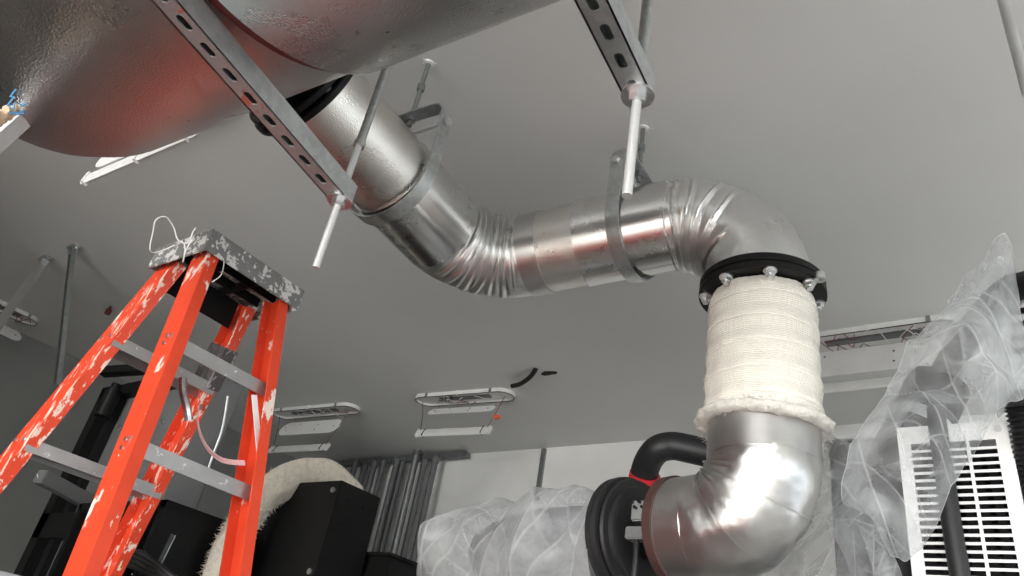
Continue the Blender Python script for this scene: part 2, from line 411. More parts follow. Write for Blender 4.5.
# fleecy rolled hem
random.seed(3)
mb = MB(); N = 140
def hem(i):
    return [((.014 + .006 * noise.noise(V((i * .3, j * .9, 2)))) * math.cos(2 * PI * j / 12), (.020 + .007 * noise.noise(V((i * .25, j, 9)))) * math.sin(2 * PI * j / 12)) for j in range(12)]
mb.sweep([(P3.x + .137 * math.cos(t * 2 * PI / N), P3.y + .137 * math.sin(t * 2 * PI / N), lag_bot + .002 + .006 * math.sin(t * .09)) for t in range(N)], hem, side=V((0, 0, 1)), closed=True)
for i in range(900):
    t = random.uniform(0, 2 * PI); u = V((math.cos(t), math.sin(t), 0)); p = V((P3.x, P3.y, lag_bot)) + u * (.147) + V((0, 0, random.uniform(-.022, .018)))
    q = p + (u * random.uniform(.004, .012) + V((random.uniform(-1, 1), random.uniform(-1, 1), random.uniform(-1.2, .6))) * .006)
    w_ = V((-u.y, u.x, 0)) * .0015; vs = [mb.bm.verts.new(x) for x in (p - w_, p + w_, q)]; mb.bm.faces.new(vs)
link('fleece_hem', mb, 'fleece', lag, 80)
b = MB(); g = V((P3.x + .165, P3.y - .06, fz - .055)); b.lathe(g, V((0, 0, 1)), [(0, .003), (0, .014), (.02, .012), (.02, .003)], 12)
link('foil_tag', b, 'zinc', lag)

# ================= lower elbow, brown flange =================
low = drop(V((P3.x, P3.y, 2.2)), 524).z
C4 = V((P3.x, P3.y, low)); d4 = V((-math.cos(math.radians(12)), math.sin(math.radians(12)), -.02)).normalized()
T4 = .145
el = empty('lower_elbow', C4 + V((0, 0, -R)), 'dented bright silver elbow with brown end flange below the cream wrapped length', 'pipe')
a4, o4 = arc(C4, dn, d4, T4, 80)
top4 = C4 + V((0, 0, T4)); 
link('sheet_jacket', elbow(a4, o4, R - .003, [(.22, .028, .52, .0, 1), (.46, .028, .45, .0, 1.1), (.70, .028, .40, .0, 1)], .010, offset=7.7, dent=.003), 'bright_sheet', el, 60)
link('upper_sleeve', shell(V((P3.x, P3.y, lag_bot + .02)), top4 - V((0, 0, .006)), R - .002), 'bright_sheet', el)
EL = C4 + d4 * T4; END = C4 + d4 * (T4 + .07)
link('end_sleeve', shell(EL - d4 * .006, END, R - .002), 'bright_sheet', el)
for f in (.33, .66):
    i = int(f * 80); t = (a4[i + 1] - a4[i - 1]).normalized()
    link('seam', MB().lathe(a4[i] - t * .002, t, [(0, R), (0, R - .0005), (.004, R - .0005), (.004, R)], 72), 'bright_sheet', el)
link('brown_flange', MB().lathe(END, d4, [(-.003, .09), (-.003, R - .004), (.0, R + .003), (.024, R + .003), (.028, R - .008), (.028, .09)], 64), 'brown_flange', el, 40, label='rusty brown flange on the elbow end')
link('inner_pipe', MB().lathe(END, d4, [(.01, .06), (.118, .06), (.118, .05), (.01, .05)], 32), 'black_steel', el)
aa, s_, t_ = frame(d4); bb = MB(); pp = END + d4 * .028 + (V((0, -1, 0)) * .75 - V((0, 0, 1)) * .62).normalized() * .118
bb.cyl(pp, pp + d4 * .006, .008, 12); bb.cyl(pp, pp + d4 * .012, .004, 12); link('plug', bb, 'zinc', el)

# ================= black coupling and parts between =================
CO = END + d4 * .118
cp = empty('rubber_coupling', CO + V((0, 0, -.16)), 'ribbed round black coupling between plastic wrapped pipe and brown flanged elbow', 'coupling')
link('housing', MB().lathe(CO, d4, [(0, .04), (0, .112), (.004, .122), (.016, .124), (.018, .140), (.026, .143), (.030, .137), (.036, .137), (.038, .149), (.050, .151), (.053, .146), (.058, .146), (.060, .15), (.070, .15), (.073, .12), (.073, .04)], 72), 'black_rubber', cp, 25)
link('clamp_band', MB().lathe(CO + d4 * .030, d4, [(0, .134), (0, .139), (.006, .139), (.006, .134)], 72), 'black_steel', cp)
sen = empty('sensor_block', CO + V((.03, 0, .0)), 'small metal sensor block with terminals between black coupling and brown flange', 'sensor')
q = END + d4 * .088 + V((0, -.085, .03))
link('body', MB().box(q, (.036, .03, .050), bev=.004), 'galvanised_dull', sen)
mb = MB()
for k in range(4): mb.cyl(q + V((-.014 + .01 * k, -.014, .02 - .014 * (k % 2))), q + V((-.014 + .01 * k, -.026, .02 - .014 * (k % 2))), .004, 8)
link('terminal', mb, 'black_steel', sen)
link('cover', MB().box(q + V((0, -.004, -.055)), (.05, .04, .03), bev=.003), 'grey_panel', sen)
link('cable', MB().tube(catmull([q + V((.0, -.01, -.06)), q + V((.005, -.015, -.12)), q + V((-.005, -.01, -.22)), q + V((-.02, .0, -.34))]), .007, 10), 'black_rubber', sen)
# black hose with red clamp
hose = empty('rubber_hose', at(640, 492, 2.35), 'bent matt black hose with red end rising behind the brown flange', 'hose')
hp = [at(634, 530, 2.50), at(638, 505, 2.50), at(642, 484, 2.49), at(647, 464, 2.47), at(657, 450, 2.43), at(672, 446, 2.42), at(690, 449, 2.40), at(720, 456, 2.37), at(742, 462, 2.34)]
ht_ = link('tube', MB().tube(catmull(hp, 8), .046, 24), 'black_rubber', hose, 60)
link('red_cuff', MB().tube([at(640, 499, 2.50), at(645, 474, 2.482)], .052, 24), 'red_rubber', ht_, label='red cuff at the lower end')

# ================= plastic wrapped pipe, left of coupling =================
W0 = CO + d4 * .073
wr = empty('silencer', W0 + V((0, 0, -.2)), 'grey round silencer under clear plastic film left of black coupling', 'silencer')
wd = V((-.99, .03, -.03)).normalized(); WC = W0 - V((0, 0, .03))
link('body', MB().lathe(WC, wd, [(0, .04), (0, .115), (.26, .115), (.40, .09), (.47, .06), (.47, .03)], 48), 'grey_conduit', wr, 35)
for x in (.1, .36): link('support_leg', MB().bar(V((WC.x, WC.y, 0)) + wd * x, V((WC.x, WC.y, WC.z - .12)) + wd * x, .05, .05, V((1, 0, 0))), 'black_steel', wr)
def film_mesh(grid, label, mat, ang=60, cap=None):
    # grid[i][j] = (point, crease) ; crease thickens the film where it is folded double
    mb = MB(); bm = mb.bm; lay = bm.verts.layers.float.new('crease')
    vs = []
    for row in grid:
        line = []
        for p, c in row:
            v = bm.verts.new(p); v[lay] = c; line.append(v)
        vs.append(line)
    for i in range(len(vs) - 1):
        for j in range(len(vs[0]) - 1): bm.faces.new((vs[i][j], vs[i + 1][j], vs[i + 1][j + 1], vs[i][j + 1]))
    if cap: bm.faces.new(vs[-1])
    return tag(link('plastic_sheet', mb, mat, None, ang), label, 'plastic sheet', 'clear plastic sheets over the equipment')
def creases(n, seed, u0=0, u1=1, v0=0, v1=1, ang=(0, PI), L=(.15, .6), w=(.008, .03), h=(.4, 1.)):
    rs = random.Random(seed); out = []
    for _ in range(n):
        t = rs.uniform(*ang); out.append((rs.uniform(u0, u1), rs.uniform(v0, v1), math.cos(t), math.sin(t), rs.uniform(*L) / 2, rs.uniform(*w), rs.uniform(*h) * rs.choice((1, 1, -.6))))
    return out
def crease_at(cs, u, v):
    z = 0.; d = 0.
    for cu, cv, dx, dy, L, w, h in cs:
        a = (u - cu) * dx + (v - cv) * dy; b = -(u - cu) * dy + (v - cv) * dx
        if abs(a) > L: continue
        e = 1 - (abs(a) / L) ** 2; q = max(0, 1 - abs(b) / (w * 2.2)); z += h * e * q * q; 
        q2 = max(0, 1 - abs(b) / (w * .55)); d = max(d, abs(h) * e * q2)
        # the side of a fold that lies double
        if h > .55 and 0 < b < w * 3: d = max(d, .30 * e * (1 - b / (w * 3)) ** .5)
    return z, d
def crumple(p, seed, f0=3., nd=4, warp=.5):
    rs = random.Random(int(seed * 100)); h = 0.; d = 0.
    for k in range(nd):
        v = V((rs.uniform(-1, 1), rs.uniform(-1, 1), rs.uniform(-1, 1))).normalized(); fr = f0 * (1.5 ** k); of = rs.uniform(0, 1)
        ph = (p.dot(v) * fr + of + warp * noise.noise(p * (fr * .45) + V((k * 7, seed, 0)))) % 1
        tri = abs(ph - .5) * 2; m = noise.noise(p * (fr * .6) + V((seed, k * 3, 5))); m = max(0, min(1, m * 2.2 + .45))
        h += (tri - .5) * m / fr; e = min(tri, 1 - tri) / (.022 * fr / f0)
        if e < 1: d = max(d, (1 - e) * m * (.55 if k < 2 else .35))
    return h, d
K = 200; N = 300; grid = []
for i in range(K + 1):
    f = i / K; row = []
    for j in range(N + 1):
        a = 2 * PI * (j % N) / N
        base = .142 + .012 * min(1, f * 4) - .07 * max(0, (f - .55) / .45) ** 1.6
        dr = frame(wd)[1] * math.cos(a) + frame(wd)[2] * math.sin(a)
        q = dr * .15 + V((f * .60 * 1.5, 0, 0)); h, d = crumple(V((q.x * .9, q.y * .6, q.z * .6)), 8.3, 3.2); d *= .55
        rr2 = base + .006 * math.sin(f * 13 + 1.2 * math.sin(a + 1)) * min(1, f * 6) + .22 * h * min(1, .25 + f * 6)
        row.append((WC + wd * (.018 + f * .66) + dr * rr2, d))
    grid.append(row)
film_mesh(grid, 'crumpled clear film wrapped round the silencer at bottom centre', 'plastic_film_dense')

# ================= pipe hangers =================
def clevis(c, ax, label, top_extra=0., mat='galvanised'):
    a = V((ax.x, ax.y, 0)).normalized(); s_ = V((-a.y, a.x, 0)); up = V((0, 0, 1))
    h = empty('pipe_hanger', c + up * .0, label, 'pipe hanger', 'clevis pipe hangers on the branch pipe')
    r = R + .016; pts = []
    pts.append(c - s_ * r + up * .19); pts.append(c - s_ * r + up * .09)
    for k in range(33):
        t = PI + PI * k / 32; pts.append(c + s_ * (r * math.cos(t)) + up * (r * math.sin(t)))
    pts.append(c + s_ * r + up * .09); pts.append(c + s_ * r + up * .19)
    w = .021
    link('band', MB().sweep(pts, [(-w, -.0025), (w, -.0025), (w, .0025), (-w, .0025)], side=a), mat, h)
    yk = [c - s_ * (r - .006) + up * .135, c - s_ * (r - .006) + up * .205, c - s_ * (r - .022) + up * .228, c - s_ * (r - .05) + up * .238, c + up * .242, c + s_ * (r - .05) + up * .238, c + s_ * (r - .022) + up * .228, c + s_ * (r - .006) + up * .205, c + s_ * (r - .006) + up * .135]
    link('yoke', MB().sweep(yk, [(-w, -.003), (w, -.003), (w, .003), (-w, .003)], side=a), mat + '' , h)
    b = MB(); z = up * .165
    b.cyl(c - s_ * (r + .016) + z, c + s_ * (r + .016) + z, .0065, 16); b.cyl(c + s_ * (r + .004) + z, c + s_ * (r + .014) + z, .013, 6); b.cyl(c - s_ * (r + .014) + z, c - s_ * (r + .004) + z, .013, 6)
    link('cross_bolt', b, 'zinc', h)
    top = V((c.x, c.y, CZ)); zz = c.z + .216
    link('rod', MB().cyl(V((c.x, c.y, zz - .015)), top, .0075, 16), 'galvanised_dull', h)
    zc = (c.z + .256 + CZ) / 2
    for z0, z1, r_ in ((c.z + .244, c.z + .258, .014), (c.z + .220, c.z + .238, .014), (zc - .014, zc + .010, .0125)):
        link('nut', MB().cyl(V((c.x, c.y, z0)), V((c.x, c.y, z1)), r_, 6), 'galvanised_dull', h)
    b = MB(); random.seed(int(c.x * 100)); b.lathe(V((c.x, c.y, CZ)), V((0, 0, -1)), [(0, .004), (0, .018), (.004, .016), (.006, .008), (.006, .004)], 12)
    for k in range(7):
        g = k * 2 * PI / 7 + .3; L = random.uniform(.018, .034); b.poly([top + V((math.cos(g - .35) * .01, math.sin(g - .35) * .01, -.001)), top + V((math.cos(g + .35) * .01, math.sin(g + .35) * .01, -.001)), top + V((math.cos(g) * L, math.sin(g) * L, -.009))], .0015, V((0, 0, 1)))
    link('ceiling_anchor', b, 'white_plastic', h)
    return h
def near_on(A, B, x, y):
    d = B - A; t = ((x - A.x) * d.x + (y - A.y) * d.y) / (d.x ** 2 + d.y ** 2); return A + d * t
an1 = on_z(422, 66); an2 = on_z(643, 116)
clevis(near_on(P1, P2, an1.x, an1.y), d1, 'galvanised clevis pipe hanger around the sloping pipe run near the big duct')
clevis(near_on(P2, P3, an2.x, an2.y) - d2 * .012, Matrix.Rotation(math.radians(-10), 3, 'Z') @ d2, 'galvanised clevis pipe hanger around the level pipe run at picture centre')

# ================= slotted struts under the big duct =================
SW = .040
def strut(end, dirv, L, nm_label, mat_side):
    d = dirv.normalized(); s_ = V((d.y, -d.x, 0)); up = V((0, 0, 1))
    root = empty('strut_channel', end, nm_label, 'strut channel', 'slotted struts under the duct')
    # back-to-back channel: slotted side webs built with real holes
    def web(o, u, wv, nrm, name, mat, slots=True):
        mb = MB(); n = int(L / .05); bm = mb.bm
        hw, hl, seg = .0065, .0145, 5
        for k in range(n):
            x0 = k * .05; cx = x0 + .025
            outer = [(x0, 0), (x0 + .05, 0), (x0 + .05, SW), (x0, SW)]
            inner = []
            for q in range(seg + 1): t = -PI / 2 + PI * q / seg; inner.append((cx + hl - hw + hw * math.cos(t), SW / 2 + hw * math.sin(t)))
            for q in range(seg + 1): t = PI / 2 + PI * q / seg; inner.append((cx - hl + hw + hw * math.cos(t), SW / 2 + hw * math.sin(t)))
            P = lambda x, y, z: o + u * x + wv * y + nrm * z
            for z in (0, .003):
                O = [bm.verts.new(P(x, y, z)) for x, y in outer]; I = [bm.verts.new(P(x, y, z)) for x, y in inner]
                # bottom strip, right, top, left
                h = seg + 1
                bm.faces.new([O[0], O[1]] + [I[0]] + [I[-1]])
                bm.faces.new([O[1], O[2]] + I[h - 1::-1]) if True else None
                bm.faces.new([O[2], O[3], I[h], I[h - 1]])
                bm.faces.new([O[3], O[0]] + I[:h - 1:-1])
                if z == 0: A = I
            for q in range(len(inner)): bm.faces.new((A[q], A[(q + 1) % len(inner)], I[(q + 1) % len(inner)], I[q]))
        bmesh.ops.remove_doubles(bm, verts=bm.verts[:], dist=1e-5)
        mb.bar(o + u * .0 + wv * .0015 + nrm * .0015, o + u * L + wv * .0015 + nrm * .0015, .003, .003, wv)
        return link(name, mb, mat, root, 20)
    e = end
    o = e - s_ * (SW / 2) - up * (SW / 2)
    # slotted web on the underside, plain side faces
    web(o, -d, s_, up, 'slotted_web', mat_side)
    mb = MB(); mb.bar(e - s_ * (SW / 2 - .0015), e - s_ * (SW / 2 - .0015) - d * L, .003, SW, s_)
    link('side_face', mb, 'galvanised', root)
    mb = MB(); mb.bar(e + s_ * (SW / 2 - .0015), e + s_ * (SW / 2 - .0015) - d * L, .003, SW, s_)
    link('side_face', mb, 'galvanised', root)
    link('slot_shade_plate', MB().bar(e + up * (SW / 2 - .002), e + up * (SW / 2 - .002) - d * L, SW - .006, .003, s_), 'galvanised_dull', root)  # added to close the channel top so the slots look dark
    mb = MB()
    for sg in (-1, 1): mb.bar(e + s_ * sg * (SW / 2 - .006) + up * (SW / 2 - .0015), e + s_ * sg * (SW / 2 - .006) + up * (SW / 2 - .0015) - d * L, .009, .003, s_)
    link('lip', mb, 'galvanised', root)
    return root
SZ = dZ - DR - .011 - SW / 2
E1 = on_z(346, 196, SZ); E2 = on_z(641, 90, SZ)
sd1 = on_z(346, 196, SZ) - on_z(180, 3, SZ); sd2 = on_z(641, 90, SZ) - on_z(599, 3, SZ)
strut(E1, sd1, .9, 'galvanised slotted strut channel with reddish smears crossing under the big duct', 'galvanised_red')
strut(E2, sd2, .85, 'clean galvanised slotted strut channel at top centre, right of the reddish one', 'galvanised')
def rod(top, xy, zb, r, label, sleeve=None, nutz=None, mat='rod_white', washer=False):
    root = empty('threaded_rod', V((xy.x, xy.y, zb)), label, 'threaded rod', 'hanging threaded rods')
    mb = MB(); n = 160; L = min(top, CZ) - zb
    link('shaft', MB().cyl(V((xy.x, xy.y, zb)), V((xy.x, xy.y, min(top, CZ))), r, 16), mat, root)
    if sleeve: link('sleeve', MB().lathe(V((xy.x, xy.y, sleeve)), V((0, 0, 1)), [(0, r), (0, r + .0045), (.012, r + .0045), (.012, r + .0018), (CZ - sleeve, r + .0018), (CZ - sleeve, r)], 20), 'galvanised', root)
    if nutz:
        b = MB()
        b.cyl(V((xy.x, xy.y, nutz - .016)), V((xy.x, xy.y, nutz - .003)), r * 1.9, 6); link('nut', b, 'zinc', root)
        link('washer', MB().cyl(V((xy.x, xy.y, nutz - .003)), V((xy.x, xy.y, nutz)), .024, 24), 'zinc', root)
    return root
r1 = E1 - sd1.normalized() * .012; zb1 = drop(V((r1.x, r1.y, SZ)), 268).z
rod(CZ, r1, zb1, .0068, 'long threaded rod hanging through the end of the reddish strut', sleeve=drop(V((r1.x, r1.y, CZ)), 147).z, nutz=SZ - SW / 2)
r2 = E2 - sd2.normalized() * .010; zb2 = drop(V((r2.x, r2.y, SZ)), 196).z
rod(CZ, r2, zb2, .0068, 'threaded rod with round washer at the end of the clean strut', nutz=SZ - SW / 2, sleeve=SZ + SW / 2 + .01)
rr_ = at(1015, 45, 1.25); rod(CZ, rr_, on_z(1035, 110, rr_.z - .1).z - .02, .0085, 'pale threaded rod at the top right corner')

# ================= stepladder =================
LZ = 2.5; Lc = V((-1.885, .916, LZ)); ly = .038
lw = V((math.cos(ly), math.sin(ly), 0)); ll = V((-math.sin(ly), math.cos(ly), 0)); UP = V((0, 0, 1))
la, lb, sfb, srb, saf, sar, inb, ina = .159, .126, .452, .265, .13, .082, .058, .020
lad = empty('stepladder', V((Lc.x, Lc.y, 0)), 'paint-spattered orange fibreglass stepladder with a grey top cap', 'ladder')
legs = {}
for nme, i, j in (('A', -1, -1), ('B', 1, -1), ('C', -1, 1), ('D', 1, 1)):
    t = Lc + lw * i * (lb - inb) + ll * j * (la - ina)
    k = lw * i * (sfb if i < 0 else srb) + ll * j * (saf if i < 0 else sar) - UP * 1.2
    legs[nme] = (t, k / 1.2, i, j)
def legp(nme, dz): t, k, i, j = legs[nme]; return t + k * dz
for nme, w_, fl, mat in (('A', .086, .032, 'ladder_orange_painted'), ('C', .086, .032, 'ladder_orange_painted'), ('B', .076, .032, 'ladder_orange'), ('D', .076, .032, 'ladder_orange')):
    t, k, i, j = legs[nme]; a = legp(nme, .02); b = legp(nme, LZ - .03); th = .004
    h = w_ / 2; u = -1 * j                                            # channel opens inward
    prof = [(-h, 0), (h, 0), (h, fl), (h - th, fl), (h - th, th), (-h + th, th), (-h + th, fl), (-h, fl)]
    ax = (b - a).normalized(); side = (lw - ax * lw.dot(ax)).normalized(); w3 = ax.cross(side); sg = 1 if w3.dot(ll) * -j > 0 else -1
    prof = [(x, y * sg) for x, y in prof]
    lg = link('rail', MB().sweep([a, b], prof, side=side), mat, lad)
    ft = MB(); ft.box(b + UP * .015, (w_ + .02, fl + .03, .05), Matrix.Rotation(ly, 3, 'Z'), .004); link('rubber_foot', ft, 'black_rubber', lg)
# cap
c = MB(); ca = V((0, 0, 0)); Rz = Matrix.Rotation(ly, 3, 'Z')
c.box(Lc + UP * .012, (2 * lb + .02, 2 * la + .02, .012), Rz, .004)
for j in (-1, 1): c.box(Lc + ll * j * (la + .006) - UP * .018, (2 * lb + .02, .006, .070), Rz, .002)
for i in (-1, 1): c.box(Lc + lw * i * (lb + .006) - UP * .016, (.006, 2 * la + .02, .066), Rz, .002)
link('top_cap', c, 'ladder_cap', lad)
c = MB()
for x in (-.04, .04): c.box(Lc + lw * x - UP * .008, (.005, 2 * la - .03, .03), Rz)
for y in (-.05, .05): c.box(Lc + ll * y - UP * .008, (2 * lb - .02, .005, .03), Rz)
c.box(Lc - lw * (lb - .02) - UP * .055, (.004, 2 * la - .08, .09), Matrix.Rotation(ly, 3, 'Z'))
link('cap_ribs', c, 'black_matt', lad)
for nme in 'ABCD':
    t, k, i, j = legs[nme]
    for dz in (.03,):
        p = legp(nme, dz) + ll * j * .001; link('rivet', MB().cyl(p, p + ll * j * .012, .006, 12), 'zinc', lad)
steps = (.27, .57, .87, 1.17, 1.47, 1.77, 2.07)
for dz in steps:
    A, C_ = legp('A', dz), legp('C', dz)
    m_ = MB(); q = (A + C_) / 2; L = (C_ - A).length
    m_.box(q + UP * .002, (.082, L - .006, .004), Rz); m_.box(q + lw * .040 - UP * .014, (.003, L - .006, .030), Rz); m_.box(q - lw * .040 - UP * .014, (.003, L - .006, .030), Rz)
    for x in (-.024, -.008, .008, .024): m_.box(q + lw * x + UP * .005, (.004, L - .01, .003), Rz)
    link('step', m_, 'ladder_aluminium', lad)
    for P_, sg in ((A, -1), (C_, 1)):
        for x in (-.024, .024): link('rivet', MB().cyl(P_ + lw * x, P_ + lw * x + ll * sg * .006, .0055, 12), 'zinc', lad)
for dz in (.32, .60, 1.0, 1.45, 1.9):
    B_, D_ = legp('B', dz), legp('D', dz)
    m_ = MB(); m_.bar(B_ + lw * .012, D_ + lw * .012, .004, .036, lw); m_.bar(B_ + lw * .006 + UP * .017, D_ + lw * .006 + UP * .017, .014, .003, lw)
    link('rear_brace', m_, 'ladder_aluminium', lad)
    for P_, sg in ((B_, -1), (D_, 1)):
        for x in (-.01, .01): link('rivet', MB().cyl(P_ + UP * x, P_ + UP * x + ll * sg * .006, .0055, 12), 'zinc', lad)
# diagonal braces and spreaders
for n1, n2, z1, z2, f in (('D', 'B', .37, .50, .16),):
    a, b = legp(n1, z2 + .02), legp(n1, z1 - .02) + (legp(n2, z1) - legp(n1, z1)) * f
    link('diagonal_brace', MB().bar(a + lw * .016, b + lw * .016, .003, .016, lw), 'white_enamel', lad)
for n1, n2, j in (('A', 'B', -1), ('C', 'D', 1)):
    a, b = legp(n1, .98) - ll * j * .02, legp(n2, .90) - ll * j * .02; m = (a + b) / 2 + UP * .02
    s_ = MB(); s_.bar(a, m, .016, .004, UP); s_.bar(m, b, .016, .004, UP); s_.cyl(m - ll * .006, m + ll * .006, .008, 12)
    link('spreader', s_, 'ladder_aluminium', lad)
tp = [legp('C', .15), legp('C', .27)]
t, k, i, j = legs['C']; ax = k.normalized()
link('tape_wrap', MB().bar(tp[0] + ax * 0 - ll * .013, tp[1] - ll * .013, .096, .046, lw, .003), 'taped_metal', lad, label='shiny taped patch on the far front rail')
# loose wire looped on the cap, strap and twine
q0 = Lc - lw * (lb + .01) - ll * (la - .0)
wp = [at(175, 245, 1.72), at(158, 252, 1.70), at(150, 250, 1.68), at(153, 232, 1.67), at(156, 220, 1.67), at(166, 217, 1.68), at(174, 228, 1.69), at(178, 240, 1.68), at(188, 243, 1.66), at(193, 232, 1.66), at(196, 228, 1.67)]
tag(link('wire', MB().tube(catmull(wp, 8), .0016, 6), 'wire_white'), 'thin pale wire looped over the ladder cap', 'wire')
wp = [at(184, 243, 1.62), at(185, 250, 1.62), at(183, 262, 1.62), at(186, 250, 1.61), at(192, 240, 1.62)]
tag(link('twine', MB().tube(catmull(wp, 6), .0014, 6), 'wire_white'), 'short white twine end knotted at the near cap edge', 'twine')
wp = [at(221, 256, 1.66), at(224, 262, 1.68), at(221, 275, 1.72), at(212, 282, 1.74)]
tag(link('string', MB().tube(catmull(wp, 6), .0012, 6), 'wire_white'), 'pale string dangling inside the ladder cap', 'string')
sp = catmull([legp('C', .33) + lw * .02 + ll * .0, at(199, 408, 1.98), at(198, 425, 1.92), at(206, 446, 1.88), at(222, 460, 1.85), at(245, 463, 1.84)], 8)
tag(link('strap', MB().sweep(sp, [(-.007, -.0012), (.007, -.0012), (.007, .0012), (-.007, .0012)], side=V((.4, -.4, .8))), 'pink_strap'), 'translucent pink strap hanging from the ladder', 'strap')
cb = empty('bracket', legp('C', .42), 'small crumpled silver bracket hanging below the upper ladder step', 'bracket')
link('plate', MB().tube(catmull([at(183, 378, 1.84), at(183, 390, 1.83), at(187, 408, 1.82), at(189, 420, 1.82)]), .010, 8), 'taped_metal', cb)

# ================= ceiling light fittings =================
def stad(c, d, L, W, n=10):
    s_ = V((-d.y, d.x, 0)); h = L / 2 - W / 2; out = []
    for k in range(n + 1): t = -PI / 2 + PI * k / n; out.append(c + d * (h + W / 2 * math.cos(t)) + s_ * (W / 2 * math.sin(t)))
    for k in range(n + 1): t = PI / 2 + PI * k / n; out.append(c + d * (-h + W / 2 * math.cos(t)) + s_ * (W / 2 * math.sin(t)))
    return out
def fitting(pa, pb, W, plate, strip, label, tilt=0., wiring=True, rim=True, offs=0.0):
    a, b = pa, pb; d = (b - a); L = d.length; d.normalize(); c = (a + b) / 2; s_ = V((-d.y, d.x, 0)); dn_ = V((0, 0, -1))
    root = empty('light_fitting', V((c.x, c.y, CZ)), label, 'light fitting', 'opened linear light fittings on the ceiling')
    H = .024; W *= 1.25
    mb = MB(); bm = mb.bm
    oT = [bm.verts.new(p) for p in stad(c, d, L, W)]; oB = [bm.verts.new(p + dn_ * H) for p in stad(c, d, L, W)]
    iB = [bm.verts.new(p + dn_ * H) for p in stad(c, d, L - .02, W - .02)]; iT = [bm.verts.new(p + dn_ * .012) for p in stad(c, d, L - .03, W - .03)]
    n_ = len(oT)
    for X_, Y_ in ((oT, oB), (oB, iB), (iB, iT)):
        for k in range(n_): bm.faces.new((X_[k], X_[(k + 1) % n_], Y_[(k + 1) % n_], Y_[k]))
    bm.faces.new(iT); bm.faces.new(oT)
    hs_ = link('housing', mb, 'white_plastic', root, 35)
    link('gasket', MB().tube([p + dn_ * (H + .001) for p in stad(c, d, L - .008, W - .008)], .0028, 6, closed=True), 'wire_dark', hs_)
    mb = MB(); mb.box(c + dn_ * .012 , (L * .55, W * .26, .018), Matrix((d, s_, V((0, 0, 1)))).transposed(), .003)
    link('driver', mb, 'grey_conduit', root)
    for x in (-.33, 0, .33):
        for sg in (-1, 1):
            q = c + d * (L * x) + s_ * sg * (W / 2 + .002) + dn_ * (H * .55); link('clip', MB().box(q, (.018, .008, .03), Matrix((d, s_, V((0, 0, 1)))).transposed(), .002), 'galvanised_dull' if x else 'white_plastic', hs_)
    if plate:
        z, off, Lp, Wp, roll, sh = plate
        pc = c + dn_ * z + d * sh + s_ * off; ax = (d + V((0, 0, tilt))).normalized()
        sv = (s_ * math.cos(roll) + V((0, 0, math.sin(roll)))).normalized(); nn = ax.cross(sv)
        base = stad(V((0, 0, 0)), V((1, 0, 0)), Lp, Wp)
        pl_ = link('reflector_plate', MB().poly([pc + ax * p.x + sv * p.y for p in base], .004, nn), 'white_enamel', root, 35)
        mb = MB()
        for x, y in ((-.42, .1), (-.38, -.15), (.12, .2), (.12, -.2), (.40, .0), (-.2, .3)): mb.cyl(pc + ax * Lp * x + sv * Wp * y - nn * .001, pc + ax * Lp * x + sv * Wp * y + nn * .006, .0045, 8)
        link('plate_hole', mb, 'wire_dark', pl_)
        plate_c = pc
    if strip:
        z, off, Ls, roll, sh, tl = strip
        sc = c + dn_ * z + d * sh + s_ * off; ax = (d + V((0, 0, tl))).normalized(); sv = (s_ * math.cos(roll) + V((0, 0, math.sin(roll)))).normalized()
        mb = MB(); nn = ax.cross(sv); w = .034
        mb.sweep([sc - ax * Ls / 2, sc + ax * Ls / 2], [(-w, 0), (-w * .7, -.012), (w * .7, -.012), (w, 0), (w * .8, .006), (w * .35, .010), (-w * .35, .010), (-w * .8, .006)], side=sv)
        led_ = link('led_strip', mb, 'white_plastic', root, 20)
        mb = MB()
        for x in (-.49, .49): mb.box(sc + ax * Ls * x, (.014, .058, .026), Matrix((ax, sv, nn)).transposed(), .002)
        for x in (-.44, .44): mb.box(sc + ax * Ls * x - nn * .012, (.012, .02, .004), Matrix((ax, sv, nn)).transposed())
        link('strip_end', mb, 'white_enamel', led_)
        mb = MB()
        mb.box(sc - ax * Ls * .40 + nn * .0, (.004, .060, .028), Matrix((ax, sv, nn)).transposed()); mb.box(sc + ax * Ls * .40, (.004, .060, .028), Matrix((ax, sv, nn)).transposed())
        link('strip_joint', mb, 'wire_dark', led_)
        if wiring:
            for x, m in ((-.46, 'wire_dark'), (.44, 'wire_red')):
                t0 = c + d * L * x * .95 + dn_ * H; t1 = sc + ax * Ls * x
                link('cord', MB().tube(catmull([t0, t0 * .5 + t1 * .5 + V((.008, 0, .01)), t1], 6), .0022, 6), m, root)
    if wiring:
        random.seed(int(abs(c.x) * 977) + int(c.y * 31))
        for k in range(9):
            x0 = random.uniform(-.4, .3); pts = []
            for q in range(5): pts.append(c + d * L * (x0 + q * .05) + s_ * random.uniform(-.5, .5) * W + dn_ * (H + random.uniform(-.012, .022)))
            link('wiring', MB().tube(catmull(pts, 5), .002, 5), random.choice(['wire_dark', 'wire_red', 'wire_white']), root)
    return root, c, d, s_
fit0, _a, _b, _c = fitting(on_z(418, 399), on_z(514, 392), .12, (.10, -.0, .50, .07, .9, -.0), (drop(on_z(421, 395), 430).z * -1 + CZ, .0, .55, 1.1, -.03, 0), 'opened linear light fitting with clear plate and strip hanging, beside the flexible conduit')
fitting(on_z(276, 413), on_z(358, 406), .12, (.14, .0, .60, .13, 1.15, .0), (drop(on_z(276, 413), 450).z * -1 + CZ, .0, .58, 1.1, -.05, 0), 'opened linear light fitting with hanging white plate above grey conduits, right of the ladder')
fitting(on_z(790, 346), on_z(965, 322), .15, (.12, .0, .9, .16, 1.2, -.03), (.235, .0, .72, 1.1, -.08, 0), 'opened linear light fitting between the cream wrapped length and right plastic sheet')
